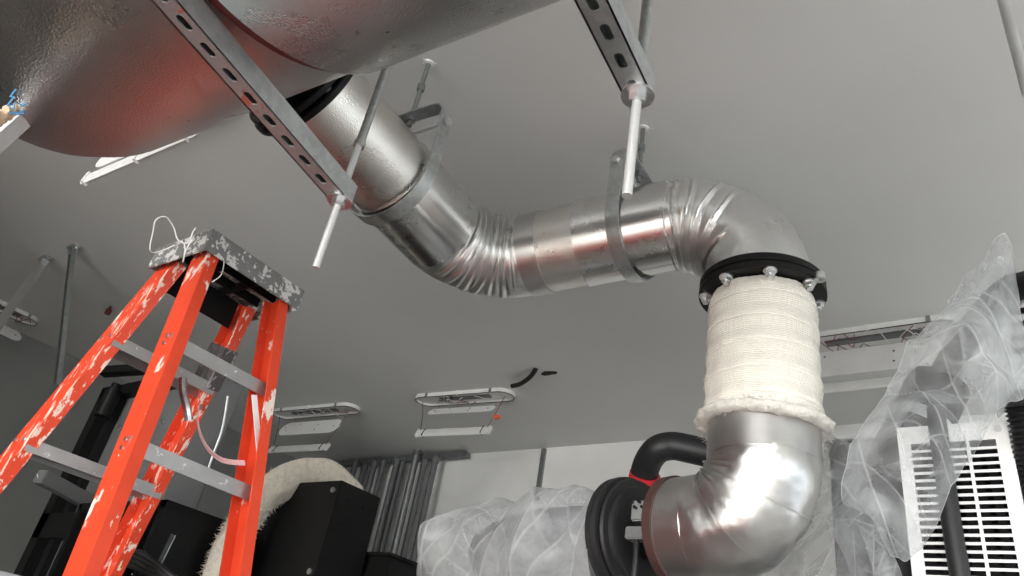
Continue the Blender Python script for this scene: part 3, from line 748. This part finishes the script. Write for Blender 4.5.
fitting(on_z(-40, 285), on_z(38, 322), .12, (.14, 0, .40, .10, .9, .0), None, 'opened linear light fitting at the left picture edge')
q4a, q4b = on_z(60, 160), on_z(215, 95)
rt, c4, dd4, ss4 = fitting(on_z(95, 140), on_z(225, 88), .10, None, None, 'opened linear light fitting half hidden above the big duct at the left', wiring=False)
m_ = MB(); a, b = at(84, 180, 2.35), at(199, 131, 2.15); ax = (b - a).normalized(); sv = V((.4, .2, .9)); sv = (sv - ax * sv.dot(ax)).normalized()
m_.sweep([a, b], [(-.022, 0), (-.016, -.01), (.016, -.01), (.022, 0), (.016, .006), (-.016, .006)], side=sv); link('led_strip', m_, 'white_plastic', rt, 20)
nn = ax.cross(sv)
for f in (.03, .5, .93): link('strip_end', MB().box(a * (1 - f) + b * f, (.010, .048, .02), Matrix((ax, sv, nn)).transposed()), 'white_enamel', rt)
pc = at(122, 152, 2.36); link('reflector_plate', MB().poly([pc + ax * p.x + sv * p.y for p in stad(V((0, 0, 0)), V((1, 0, 0)), .22, .10)], .004, nn), 'white_enamel', rt, 35)
link('cord', MB().tube([a.lerp(b, .9), V((a.lerp(b, .9).x, a.lerp(b, .9).y, CZ - .05))], .002, 6), 'wire_dark', rt)
# stub conduit beside the centre fitting, and the cut-out beside it
sc_ = [on_z(512, 386, CZ - .03), on_z(520, 384, CZ - .035), on_z(529, 378, CZ - .03), on_z(534, 372, CZ - .015), on_z(536, 368, CZ)]
tag(link('flexible_conduit', MB().tube(catmull(sc_, 6), .014, 12), 'black_rubber'), 'short dark flexible conduit running from the centre fitting into the ceiling', 'conduit')
hc = on_z(549, 373); m_ = MB(); m_.poly([V((hc.x + .055 * math.cos(t * PI / 5), hc.y + .022 * math.sin(t * PI / 5) * (1 + .3 * math.sin(t * 2)), CZ - .004)) for t in range(10)], .004, V((0, 0, 1)))
tag(link('ceiling_cutout', m_, 'black_matt'), 'small ragged dark hole cut in the ceiling beside the flexible conduit', 'hole')
fitting_tab = on_z(506, 392)
link('orange_connector', MB().box(at(533 - 36, 417, 3.05) , (.03, .02, .016), None, .003), 'orange_plastic', fit0, label='small orange connector')

# ================= braces on the left =================
def brace(a, b, w, label, mat):
    root = empty('brace_channel', b, label, 'channel')
    ax = (b - a).normalized(); s_ = frame(ax)[1]
    link('channel', MB().sweep([a, b], [(-w, 0), (w, 0), (w, w * 1.6), (w - .003, w * 1.6), (w - .003, .003), (-w + .003, .003), (-w + .003, w * 1.6), (-w, w * 1.6)], side=s_), mat, root)
    m = MB(); m.box(a + V((0, 0, -.006)), (.09, .05, .012), None, .002); m.cyl(a + V((.03, 0, -.01)), a + V((.03, 0, -.022)), .008, 6); m.box(a + V((0, 0, -.025)), (.008, .04, .05), None, .001)
    link('angle_bracket', m, 'galvanised', root)
    return root
ba = on_z(75, 247); bb_ = drop(V((ba.x, ba.y, CZ)), 385); bb_ = at(60, 385, 3.6)
brace(ba, bb_, .014, 'dull grey brace channel hanging from ceiling beside the ladder', 'galvanised_dull')
bc = on_z(47, 258); brace(bc, at(-12, 338, 3.3), .018, 'shiny bent brace channel hanging at the left edge', 'zinc')

# ================= top left rag and channel =================
m_ = MB(); rp = [at(-30, 152, 1.35), at(-12, 140, 1.36), at(2, 131, 1.38), at(14, 124, 1.4)]
m_.sweep(catmull(rp, 5), lambda i: [((.024 + .004 * math.sin(i * 1.3 + j)) * math.cos(2 * PI * j / 12), (.018 + .003 * math.cos(i + 2 * j)) * math.sin(2 * PI * j / 12)) for j in range(12)])
rg = empty('rag', at(0, 118, 1.4), 'twisted beige rag with blue threads tucked at the left duct end', 'rag')
m_.bm.free(); m_ = MB(); m_.sweep(catmull([at(-34, 130, 1.2), at(-15, 122, 1.22), at(0, 116, 1.24), at(12, 110, 1.26), at(17, 107, 1.27)], 6), lambda i: [((.020 - .0006 * i + .004 * math.sin(i * 1.3 + j * 2)) * math.cos(2 * PI * j / 14), (.017 - .0005 * i + .004 * math.cos(i * 1.7 + 2 * j)) * math.sin(2 * PI * j / 14)) for j in range(14)])
link('cloth', m_, 'rag', rg, 80)
m_ = MB(); random.seed(5)
for k in range(10):
    p = at(14, 108, 1.25) + V([random.uniform(-.012, .012) for _ in range(3)]); m_.tube([p, p + V([random.uniform(-.007, .007) for _ in range(3)]), p + V([random.uniform(-.012, .012) for _ in range(3)])], .0015, 5)
link('blue_thread', m_, 'blue_tip', rg)
brace_ = empty('angle_bar', at(-10, 150, 1.8), 'pale metal bar leaning below the beige rag at the left edge', 'bar')
link('bar', MB().bar(at(24, 119, 1.42), at(-40, 176, 1.34), .035, .010, V((.5, -.3, .8))), 'rod_white', brace_)

# ================= back wall things =================
def tray_pt(px): return on_y(px, 0, YB)
ty = YB - .07
tl_ = on_y(318, 464, ty); tr_ = on_y(468, 455, ty); tz = CZ - .035
tray = empty('conduit_rail', V((tl_.x, ty, tz)), 'dark grey mounting rail along the top of back wall above the conduits', 'rail')
link('rail', MB().bar(V((XL + .05, ty, tz)), V((tr_.x, ty, tz)), .05, .04, V((0, 1, 0)), .003), 'grey_conduit', tray)
m_ = MB()
for k in range(9):
    x = tl_.x + .15 + (tr_.x - tl_.x - .2) * k / 8; m_.box((x, ty - .028, tz - .004), (.018, .012, .045), None, .002)
link('clamp', m_, 'galvanised_dull', tray)
tops = [323, 335, 345, 356, 366, 375, 384, 397, 403, 415, 425, 435]
cond = []
names = ['leftmost grey conduit on the back wall', 'second grey conduit from the left on the back wall', 'third grey conduit from the left on the back wall', 'fourth grey conduit from the left on the back wall',
         'fifth grey conduit from the left on the back wall', 'sixth grey conduit from the left, just left of the middle gap', 'seventh grey conduit from the left, at the bright gap',
         'grey conduit just right of the bright wall gap', 'ninth grey conduit from the left, paired with its left neighbour', 'pale tall conduit whose top stands above the rail', 'second conduit from the right end of the rail', 'rightmost grey conduit on the back wall']
for k, px in enumerate(tops):
    p = on_y(px, 462, YB - .11 - .055 * (k % 2)); r = .025 if k != 9 else .027
    t = empty('conduit', V((p.x, p.y, .0)), names[k], 'conduit', 'grey conduits on the back wall')
    ztop = CZ - .05 - (.02 if k % 3 else 0) + (.045 if k == 9 else 0)
    tb_ = link('tube', MB().cyl(V((p.x, p.y, .0)), V((p.x, p.y, ztop)), r, 20), 'grey_conduit' if k != 9 else 'galvanised_dull', t)
    m_ = MB(); m_.cyl(V((p.x, p.y, ztop - .01)), V((p.x, p.y, ztop - .05)), r + .005, 20); link('coupling', m_, 'grey_conduit', tb_)
cv = on_y(544, 449, YB - .015); cb_ = on_y(541, 496, YB - .015)
tag(link('wall_channel', MB().box((cv.x, YB - .012, (CZ + cb_.z) / 2 - .02), (.035, .024, CZ - cb_.z + .02), None, .003), 'galvanised_dull'), 'short vertical grey channel on white wall right of conduits', 'channel')
for px in (500, 600):
    pass

# ================= black box and wool blanket =================
bz = at(342, 480, 2.6); bx0 = at(262, 486, 2.2)
BW, BD = .42, .20
box = empty('equipment_box', V((bz.x, bz.y, 0)), 'black steel box with corner screws beside the white wool blanket', 'box')
link('body', MB().box((bz.x - BW / 2, bz.y + BD / 2, bz.z / 2), (BW, BD, bz.z), None, .004), 'black_steel', box)
m_ = MB()
for x, z in ((-.03, -.035), (-.03, -.31), (-.39, -.035), (-.39, -.31)):
    c_ = V((bz.x + x, bz.y, bz.z + z)); m_.cyl(c_, c_ - V((0, .006, 0)), .010, 16)
    link('screw', m_, 'zinc', box); m_ = MB()
m_.bm.free()
for x, z in ((.05, -.06), (.13, -.06), (.05, -.14)):
    m_ = MB(); c_ = V((bz.x, bz.y + x, bz.z + z)); m_.cyl(c_, c_ + V((.004, 0, 0)), .008, 12); link('hole', m_, 'black_matt', box)
st_ = at(378, 556, 2.62); box2 = empty('steel_plinth', V((st_.x, st_.y, 0)), 'low black steel base right of the black box', 'box')
link('body', MB().box((st_.x - .05, st_.y + .1, st_.z / 2), (.22, .2, st_.z), None, .004), 'black_steel', box2)
link('top_rim', MB().box((st_.x - .05, st_.y + .1, st_.z + .006), (.24, .22, .012), None, .003), 'black_matt', box2)
# blanket
random.seed(11)
path = catmull([at(200, 640, 2.4), at(214, 590, 2.44), at(228, 552, 2.48), at(243, 524, 2.54), at(262, 498, 2.62), at(284, 483, 2.71), at(306, 476, 2.80), at(330, 480, 2.87), at(350, 500, 2.92)], 10)
def wp_(i):
    return [((.070 + .010 * noise.noise(V((i * .13, j * .5, 1)))) * math.cos(2 * PI * j / 24), (.038 + .010 * noise.noise(V((i * .17, j * .6, 5)))) * math.sin(2 * PI * j / 24)) for j in range(24)]
bl = MB().sweep(path, wp_, side=V((.35, -.9, 0)))
cen = path
for i in range(2200):
    k = random.randrange(2, len(path) - 2); a = random.uniform(0, 2 * PI)
    t = (path[k + 1] - path[k - 1]).normalized(); s_ = V((.35, -.9, 0)); s_ = (s_ - t * s_.dot(t)).normalized(); w_ = t.cross(s_)
    p = path[k] + s_ * .069 * math.cos(a) + w_ * .038 * math.sin(a) + t * random.uniform(-.01, .01); o_ = (s_ * math.cos(a) + w_ * math.sin(a)); L = random.uniform(.003, .012) * (1.6 if k < 50 else 1)
    q = p + o_ * L + t * random.uniform(-.015, .015) + V((random.uniform(-.006, .006), 0, random.uniform(-.008, .004))); e_ = t * .0016
    bl.bm.faces.new([bl.bm.verts.new(x) for x in (p - e_, p + e_, q)])
tag(link('wool_blanket', bl, 'wool', None, 80), 'fluffy cream wool blanket strip draped over the black box behind ladder', 'blanket')

# ================= dark cabinets behind the ladder =================
def cab(corner, sx, sy, zt, zb=0.):
    return (corner.x, corner.y, zt, sx, sy)
# tall grey/black control cabinet
k0 = at(112, 392, 3.4)
cx0, cy0, cz0 = k0.x, k0.y, k0.z
cw, cd = .80, .16
cabn = empty('control_cabinet', V((cx0 + cw / 2, cy0, 0)), 'tall dark cabinet with grey panel and black frame behind the ladder', 'cabinet')
link('body', MB().box((cx0 + cw / 2, cy0 + cd / 2, cz0 / 2), (cw, cd, cz0), None, .01), 'grey_panel', cabn)
m_ = MB(); f_ = .07
m_.box((cx0 + f_ / 2, cy0 - .02, cz0 / 2), (f_, .05, cz0)); m_.box((cx0 + .16, cy0 - .012, cz0 / 2), (.05, .03, cz0)); m_.box((cx0 + cw * .4, cy0 - .02, cz0 - .03), (cw * .8, .05, .05)); m_.box((cx0 + cw / 2, cy0 - .02, cz0 - .62), (cw, .05, .10))
link('black_frame', m_, 'black_steel', cabn)
for x, z in ((.25, -.20), (.30, -.42), (.26, -.5), (.52, -.14), (.60, -.2), (.52, -.3), (.70, -.25), (.74, -.33)):
    m_ = MB(); c_ = V((cx0 + x, cy0 - .003, cz0 + z)); m_.cyl(c_, c_ - V((0, .01, 0)), .011, 6); link('bolt', m_, 'zinc', cabn)
m_ = MB(); c_ = V((cx0 + .2, cy0 - .075, cz0 - .05)); m_.cyl(c_, c_ - V((0, 0, .12)), .035, 24); m_.cyl(c_ + V((0, 0, .03)), c_, .02, 16)
tag(link('filter_canister', m_, 'black_steel'), 'small black filter canister under the upper ladder step', 'canister')
m_ = MB(); hs = [at(102, 372, 3.1), at(112, 376, 3.0), at(130, 380, 3.0), at(150, 376, 3.02), at(165, 368, 3.05)]; m_.bar(hs[0], hs[4], .05, .03)
tag(link('support_bar', m_, 'black_steel'), 'black bar lying across the top of the dark cabinet', 'bar')
# steel cable / tube leaning right of the rail
m_ = MB(); m_.tube(catmull([at(228, 396, 2.9), at(222, 430, 2.88), at(213, 455, 2.86), at(205, 480, 2.84)]), .005, 10)
tag(link('steel_tube', m_, 'galvanised'), 'thin pale tube standing in front of the grey cabinet panel', 'tube')
# low black enclosure, open front
l0 = at(80, 503, 2.75); lwid = .60; ld = .30
enc = empty('black_enclosure', V((l0.x + lwid / 2, l0.y, 0)), 'low open black enclosure with cables inside behind the ladder', 'enclosure')
m_ = MB(); th = .03; zt = l0.z
m_.box((l0.x + th / 2, l0.y + ld / 2, zt / 2), (th, ld, zt), None, .004); m_.box((l0.x + lwid - th / 2, l0.y + ld / 2, zt / 2), (th, ld, zt), None, .004)
m_.box((l0.x + lwid / 2, l0.y + ld / 2, zt - th / 2), (lwid, ld, th), None, .004); m_.box((l0.x + lwid / 2, l0.y + ld - .01, zt / 2), (lwid, .02, zt)); m_.box((l0.x + lwid * .33, l0.y + .05, zt / 2), (.03, .08, zt - .04)); m_.box((l0.x + lwid * .74, l0.y + .05, zt / 2), (.03, .08, zt - .04)); m_.box((l0.x + lwid * .54, l0.y + .04, zt - .09), (lwid * .4, .03, .03))
link('casing', m_, 'black_steel', enc)
m_ = MB()
for k in range(4): m_.bar(V((l0.x + .36, l0.y + .06, zt - .22 - .05 * k)), V((l0.x + .74, l0.y + .06, zt - .24 - .05 * k)), .006, .004)
m_2 = MB(); m_2.box((l0.x + lwid * .5, l0.y + .12, zt / 2), (lwid - .04, .01, zt - .02)); link('inner_panel', m_2, 'black_matt', enc)
link('shelf_edge', m_, 'white_enamel', enc)
link('label_strip', MB().box((l0.x + .66, l0.y + .03, zt - .15), (.025, .004, .09), Matrix.Rotation(.2, 3, 'Y')), 'galvanised', enc)
for k in range(4):
    m_ = MB(); m_.tube(catmull([V((l0.x + .30 + .03 * k, l0.y - .02, zt - .42)), V((l0.x + .36 + .03 * k, l0.y - .04, zt - .27)), V((l0.x + .48 + .03 * k, l0.y - .03, zt - .21 + .01 * k)), V((l0.x + .66, l0.y + .0, zt - .23 + .012 * k)), V((l0.x + .78, l0.y + .1, zt - .30 + .012 * k))]), .010, 10); link('cable', m_, 'black_rubber', enc)
ta = at(40, 476, 2.7); tb = at(94, 505, 2.9)
tr = empty('cable_tray', ta, 'short dark slotted tray reaching toward left wall below the lower ladder step', 'tray')
link('channel', MB().bar(ta, tb, .05, .05, V((0, 0, 1)), .003), 'grey_panel', tr)
m_ = MB(); 
for k in range(5): 
    p = ta.lerp(tb, .08 + k * .12) - V((0, .027, 0)); m_.tube([p + V((-.01, 0, .008)), p, p + V((.012, 0, -.006))], .002, 5)
link('wire', m_, 'wire_white', tr)
# red valve behind the left rail
rv = on_z(107, 314, CZ - .05)
m_ = MB(); m_.cyl(rv, rv + V((0, 0, .03)), .018, 8); m_.cyl(rv + V((0, 0, .03)), rv + V((0, 0, .05)), .008, 8)
tag(link('sprinkler', m_, 'dark_red'), 'small dark red sprinkler fitting on ceiling behind the left ladder rail', 'fitting')

# ================= right side machine =================
gz = at(1006, 424, 1.75); GY = gz.y; GX1 = gz.x; GZ1 = gz.z; gw = .235
gr = empty('grille_panel', V((GX1 - gw / 2, GY, .0)), 'white slotted guard panel with rows of openings at bottom right', 'grille')
m_ = MB(); GH = GZ1 - .02; GZ0 = GZ1 - GH
m_.box((GX1 - .012, GY - .001, GZ1 - GH / 2), (.028, .0055, GH)); m_.box((GX1 - gw / 2, GY - .0005, GZ1 - .014), (gw, .005, .045)); m_.box((GX1 - gw + .014, GY - .001, GZ1 - GH / 2), (.028, .0055, GH))
m_.box((GX1 - .084, GY - .0015, GZ1 - GH / 2), (.007, .006, GH)); m_.box((GX1 - .150, GY - .0015, GZ1 - GH / 2), (.007, .006, GH)); pass
m_.box((GX1 + .002, GY + .06, GZ1 - GH / 2 + .004), (.004, .12, GH)); m_.box((GX1 - gw / 2, GY + .06, GZ1 + .007), (gw, .12, .004))
for k in range(60): m_.box((GX1 - gw / 2, GY, GZ1 - .056 - k * .0185), (gw - .02, .003, .0065))
link('guard', m_, 'white_enamel', gr)
sc2 = V((GX1 - .018, GY - .002, GZ1 - .012)); m_ = MB(); m_.cyl(sc2, sc2 - V((0, .005, 0)), .008, 12); link('screw', m_, 'zinc', gr)
link('dark_backing', MB().box((GX1 - gw / 2, GY + .11, GZ1 - GH / 2), (gw - .02, .02, GH - .03)), 'black_matt', gr)
m_ = MB()
for k in range(30):
    for x in range(6): m_.box((GX1 - .03 - x * .031, GY + .05, GZ1 - .0645 - k * .0185), (.012, .03, .006))
link('fins', m_, 'black_matt', gr)
mach = empty('machine_cabinet', V((.25, 2.2, 0)), 'dark grey machine body behind the clear plastic at right', 'machine')
mp = at(838, 436, 2.75)
link('body', MB().box((mp.x + .55, mp.y + .30, mp.z / 2), (1.2, .5, mp.z), None, .01), 'grey_panel', mach)
link('lid', MB().box((mp.x + .55, mp.y + .30, mp.z + .008), (1.24, .54, .016), None, .004), 'white_enamel', mach)
# vertical tube in front of the grille
DH = [(935, 395), (938, 430), (944, 470), (951, 520), (959, 570), (970, 640)]
tag(link('drain_hose', MB().tube(catmull([on_y(x, y, GY - .030) for x, y in DH] + [V((on_y(970, 640, GY - .03).x + .02, GY - .03, .02))]), .021, 20), 'black_rubber', None, 60), 'smooth black hose running down in front of the white slotted panel', 'hose')
# corrugated hose
hp = catmull([at(1022, 405, 1.72), at(1029, 440, 1.70), at(1036, 480, 1.69), at(1045, 530, 1.67), at(1056, 600, 1.65), at(1066, 660, 1.63)], 30)
hp = [hp[0] + V((.03, .06, .03))] + hp
tag(link('corrugated_hose', MB().tube(hp, lambda i: .034 + .004 * math.cos(i * PI / 2.0 * 1.0), 28), 'black_rubber', None, 80), 'ribbed black corrugated hose at the bottom right corner', 'hose')
bh = empty('black_pipe', at(1024, 290, 1.75), 'black pipe stub at the right edge behind plastic peak', 'pipe')
link('pipe', MB().cyl(at(1012, 288, 1.85), at(1075, 276, 1.62), .035, 28), 'black_steel', bh)
m_ = MB()
for k in range(4): m_.cyl(at(1012 + k, 312 + 13 * k, 1.84), at(1080, 304 + 13 * k, 1.64), .008, 12)
link('fin', m_, 'black_steel', bh)
# filter and pipe within the plastic
inn = empty('air_filter', at(925, 420, 1.95), 'dark cylindrical filter hidden inside the clear plastic at right', 'filter')
link('can', MB().cyl(at(938, 385, 2.2), at(888, 490, 2.05), .085, 40), 'black_steel', inn)
link('band', MB().cyl(at(921, 420, 2.15), at(916, 430, 2.136), .088, 40), 'galvanised', inn)
link('upper_pipe', MB().tube(catmull([at(938, 385, 2.2), at(962, 345, 2.1), at(990, 310, 1.95), at(1012, 290, 1.85)]), .04, 24), 'galvanised_dull', inn)
lamp = at(895, 519, 1.95); m_ = MB(); m_.ico(lamp, .016, 2); tag(link('brass_fitting', m_, 'rag'), 'small brass coloured fitting seen through the right plastic sheet', 'fitting')
tag(link('black_pump', MB().lathe(at(905, 600, 1.9), V((0, 0, 1)), [(0, .02), (0, .12), (.10, .12), (.13, .09), (.20, .085), (.2, .02)], 32), 'black_steel'), 'round black pump body below the right plastic sheet', 'pump')

def ahead(p):                 # the film hangs in front of the guard, never through it
    if p.x > GX1 - gw - .12 and p.x < GX1 + .02 and p.y > GY - .016 - .02 * noise.noise(p * 14) and p.z < GZ1 + .03:
        y = GY - .016 - .02 * noise.noise(p * 14); return CAM + (p - CAM) * (y / p.y)
    return p
def sheet(rows, label, mat, off=0., slope=False, amp=.012, seed=0., ku=46, kv=32, fold=.010, ridge=12.):
    g = [catmull([at(p[0], p[1], p[2] + off - ((.13 * max(0, (p[1] - 370) / 180) + .10 * max(0, (935 - p[0]) / 90)) if slope else 0)) for p in r], ku) for r in rows]
    cols = [catmull([g[i][j] for i in range(len(g))], kv) for j in range(len(g[0]))]
    nu, nv = len(cols), len(cols[0]); view = V((.2, -1, .1)).normalized()
    grid = []
    for j in range(nu):
        row = []
        for i in range(nv):
            p = cols[j][i]; u = j / (nu - 1); v = i / (nv - 1)
            q = p - view * p.dot(view) * .6; h, d = crumple(q, seed, 4.2); ed = min(u, 1 - u, v, 1 - v); d *= .7
            if ed < .012: d = max(d, .35)
            row.append((ahead(p + view * (amp * noise.noise(V((u * 4 + seed, v * 6, seed))) + fold * 26 * h)), d))
        grid.append(row)
    return film_mesh(grid, label, mat, 50)
sheet([
    [(985, 272, 1.74), (991, 250, 1.72), (1000, 243, 1.71), (1009, 250, 1.73), (1014, 262, 1.76)],
    [(966, 272, 1.76), (980, 274, 1.70), (995, 276, 1.68), (1008, 290, 1.70), (1018, 300, 1.78)],
    [(947, 297, 1.76), (965, 305, 1.66), (988, 312, 1.62), (1008, 322, 1.66), (1024, 345, 1.76)],
    [(925, 330, 1.80), (948, 345, 1.64), (975, 350, 1.58), (1004, 358, 1.62), (1034, 375, 1.74)],
    [(896, 372, 1.84), (925, 380, 1.66), (958, 388, 1.58), (992, 392, 1.60), (1018, 400, 1.70)],
    [(872, 412, 1.84), (900, 418, 1.66), (932, 420, 1.56), (962, 428, 1.57), (978, 440, 1.66)],
    [(848, 452, 1.84), (878, 458, 1.66), (905, 462, 1.57), (932, 470, 1.56), (955, 486, 1.64)],
    [(842, 500, 1.82), (866, 504, 1.66), (892, 508, 1.58), (915, 512, 1.56), (938, 520, 1.62)],
    [(868, 512, 1.78), (880, 536, 1.66), (898, 548, 1.60), (914, 546, 1.60), (930, 530, 1.64)],
    [(880, 530, 1.76), (890, 556, 1.68), (902, 566, 1.63), (912, 558, 1.62), (922, 542, 1.66)],
], 'crumpled clear film with pointed peak draped over the right machine', 'plastic_film', off=-.06, slope=True, seed=3.3, fold=.016)
sheet([
    [(985, 275, 1.82), (1000, 262, 1.80), (1016, 290, 1.84), (1030, 360, 1.84)],
    [(948, 298, 1.84), (975, 330, 1.74), (1002, 360, 1.74), (1032, 395, 1.82)],
    [(958, 330, 1.82), (975, 355, 1.72), (998, 385, 1.72), (1012, 405, 1.80)],
    [(965, 372, 1.80), (978, 392, 1.70), (990, 410, 1.70), (998, 420, 1.76)],
], 'second fold of clear film under the pointed peak at the right edge', 'plastic_film', off=-.05, seed=9.1, fold=.012)
sheet([
    [(828, 428, 2.25), (840, 440, 2.15), (856, 446, 2.15), (872, 440, 2.2)],
    [(815, 470, 2.2), (832, 476, 2.05), (852, 480, 2.0), (872, 486, 2.05)],
    [(790, 505, 2.15), (815, 512, 1.98), (846, 516, 1.93), (880, 520, 1.95)],
    [(758, 550, 2.1), (800, 546, 1.93), (845, 545, 1.88), (890, 560, 1.90)],
    [(722, 590, 2.05), (785, 590, 1.9), (845, 590, 1.85), (915, 592, 1.85)],
    [(700, 640, 2.0), (780, 640, 1.88), (850, 640, 1.82), (930, 640, 1.82)],
], 'dull crumpled film bunched between the silver lower elbow and right film', 'plastic_film_dense', seed=21.7, fold=.016)
sheet([
    [(852, 500, 1.78), (868, 486, 1.74), (890, 498, 1.72), (884, 520, 1.74)],
    [(828, 520, 1.80), (852, 520, 1.72), (875, 524, 1.70), (890, 545, 1.72)],
    [(846, 560, 1.78), (862, 565, 1.72), (880, 575, 1.69), (905, 585, 1.72)],
    [(860, 620, 1.78), (875, 625, 1.72), (890, 630, 1.69), (920, 630, 1.72)],
], 'small loose tail of clear film hanging at the bottom right', 'plastic_film', seed=31.1, fold=.012)

# ================= unseen red genset, added to give the duct its red reflection =================
gen = empty('added_genset', V((-.95, -.15, 0)), 'red genset added unseen under the big duct for its red reflection', 'added_genset')
link('base_frame', MB().box((-.95, -.25, .10), (1.6, .7, .2), None, .01), 'black_steel', gen)
link('canopy', MB().box((-.95, -.25, .62), (1.5, .62, .82), None, .03), 'generator_red', gen)
link('radiator', MB().box((-.10, -.25, .6), (.12, .6, .78), None, .01), 'black_steel', gen)

# ================= light =================
def area(name, loc, rot, sx, sy, power, col):
    l = bpy.data.lights.new(name, 'AREA'); l.shape = 'RECTANGLE'; l.size = sx; l.size_y = sy; l.energy = power; l.color = col
    o = bpy.data.objects.new(name, l); COL.objects.link(o); o.location = loc; o.rotation_euler = rot; return o
area('door_daylight', ((DX0 + DX1) / 2, YF - .25, DZ / 2), (math.radians(90), 0, 0), DX1 - DX0, DZ, 640, (1, .985, .96))
area('window_daylight', (XR + .2, (WY0 + WY1) / 2, (WZ0 + WZ1) / 2), (math.radians(90), 0, math.radians(90)), WY1 - WY0, WZ1 - WZ0, 45, (.95, .98, 1))
sun = bpy.data.lights.new('sun', 'SUN'); sun.energy = 5; sun.color = (1, .95, .87); sun.angle = .01
so = bpy.data.objects.new('sun', sun); COL.objects.link(so); so.rotation_euler = V((.10, 1, -.50)).to_track_quat('-Z', 'Y').to_euler()
W = bpy.data.worlds.new('World'); S.world = W; W.use_nodes = True
W.node_tree.nodes['Background'].inputs[0].default_value = (.8, .9, 1, 1); W.node_tree.nodes['Background'].inputs[1].default_value = 1.0

cam = bpy.data.cameras.new('Camera'); co = bpy.data.objects.new('Camera', cam); COL.objects.link(co)
cam.sensor_width = 36; cam.lens = F * 36 / 1024; cam.clip_start = .02
co.matrix_world = Matrix.Translation(CAM) @ M.to_4x4()
S.camera = co
S.view_settings.view_transform = 'Standard'; S.view_settings.look = 'None'; S.view_settings.gamma = 1; S.view_settings.use_curve_mapping = False
S.view_settings.exposure = 0.15
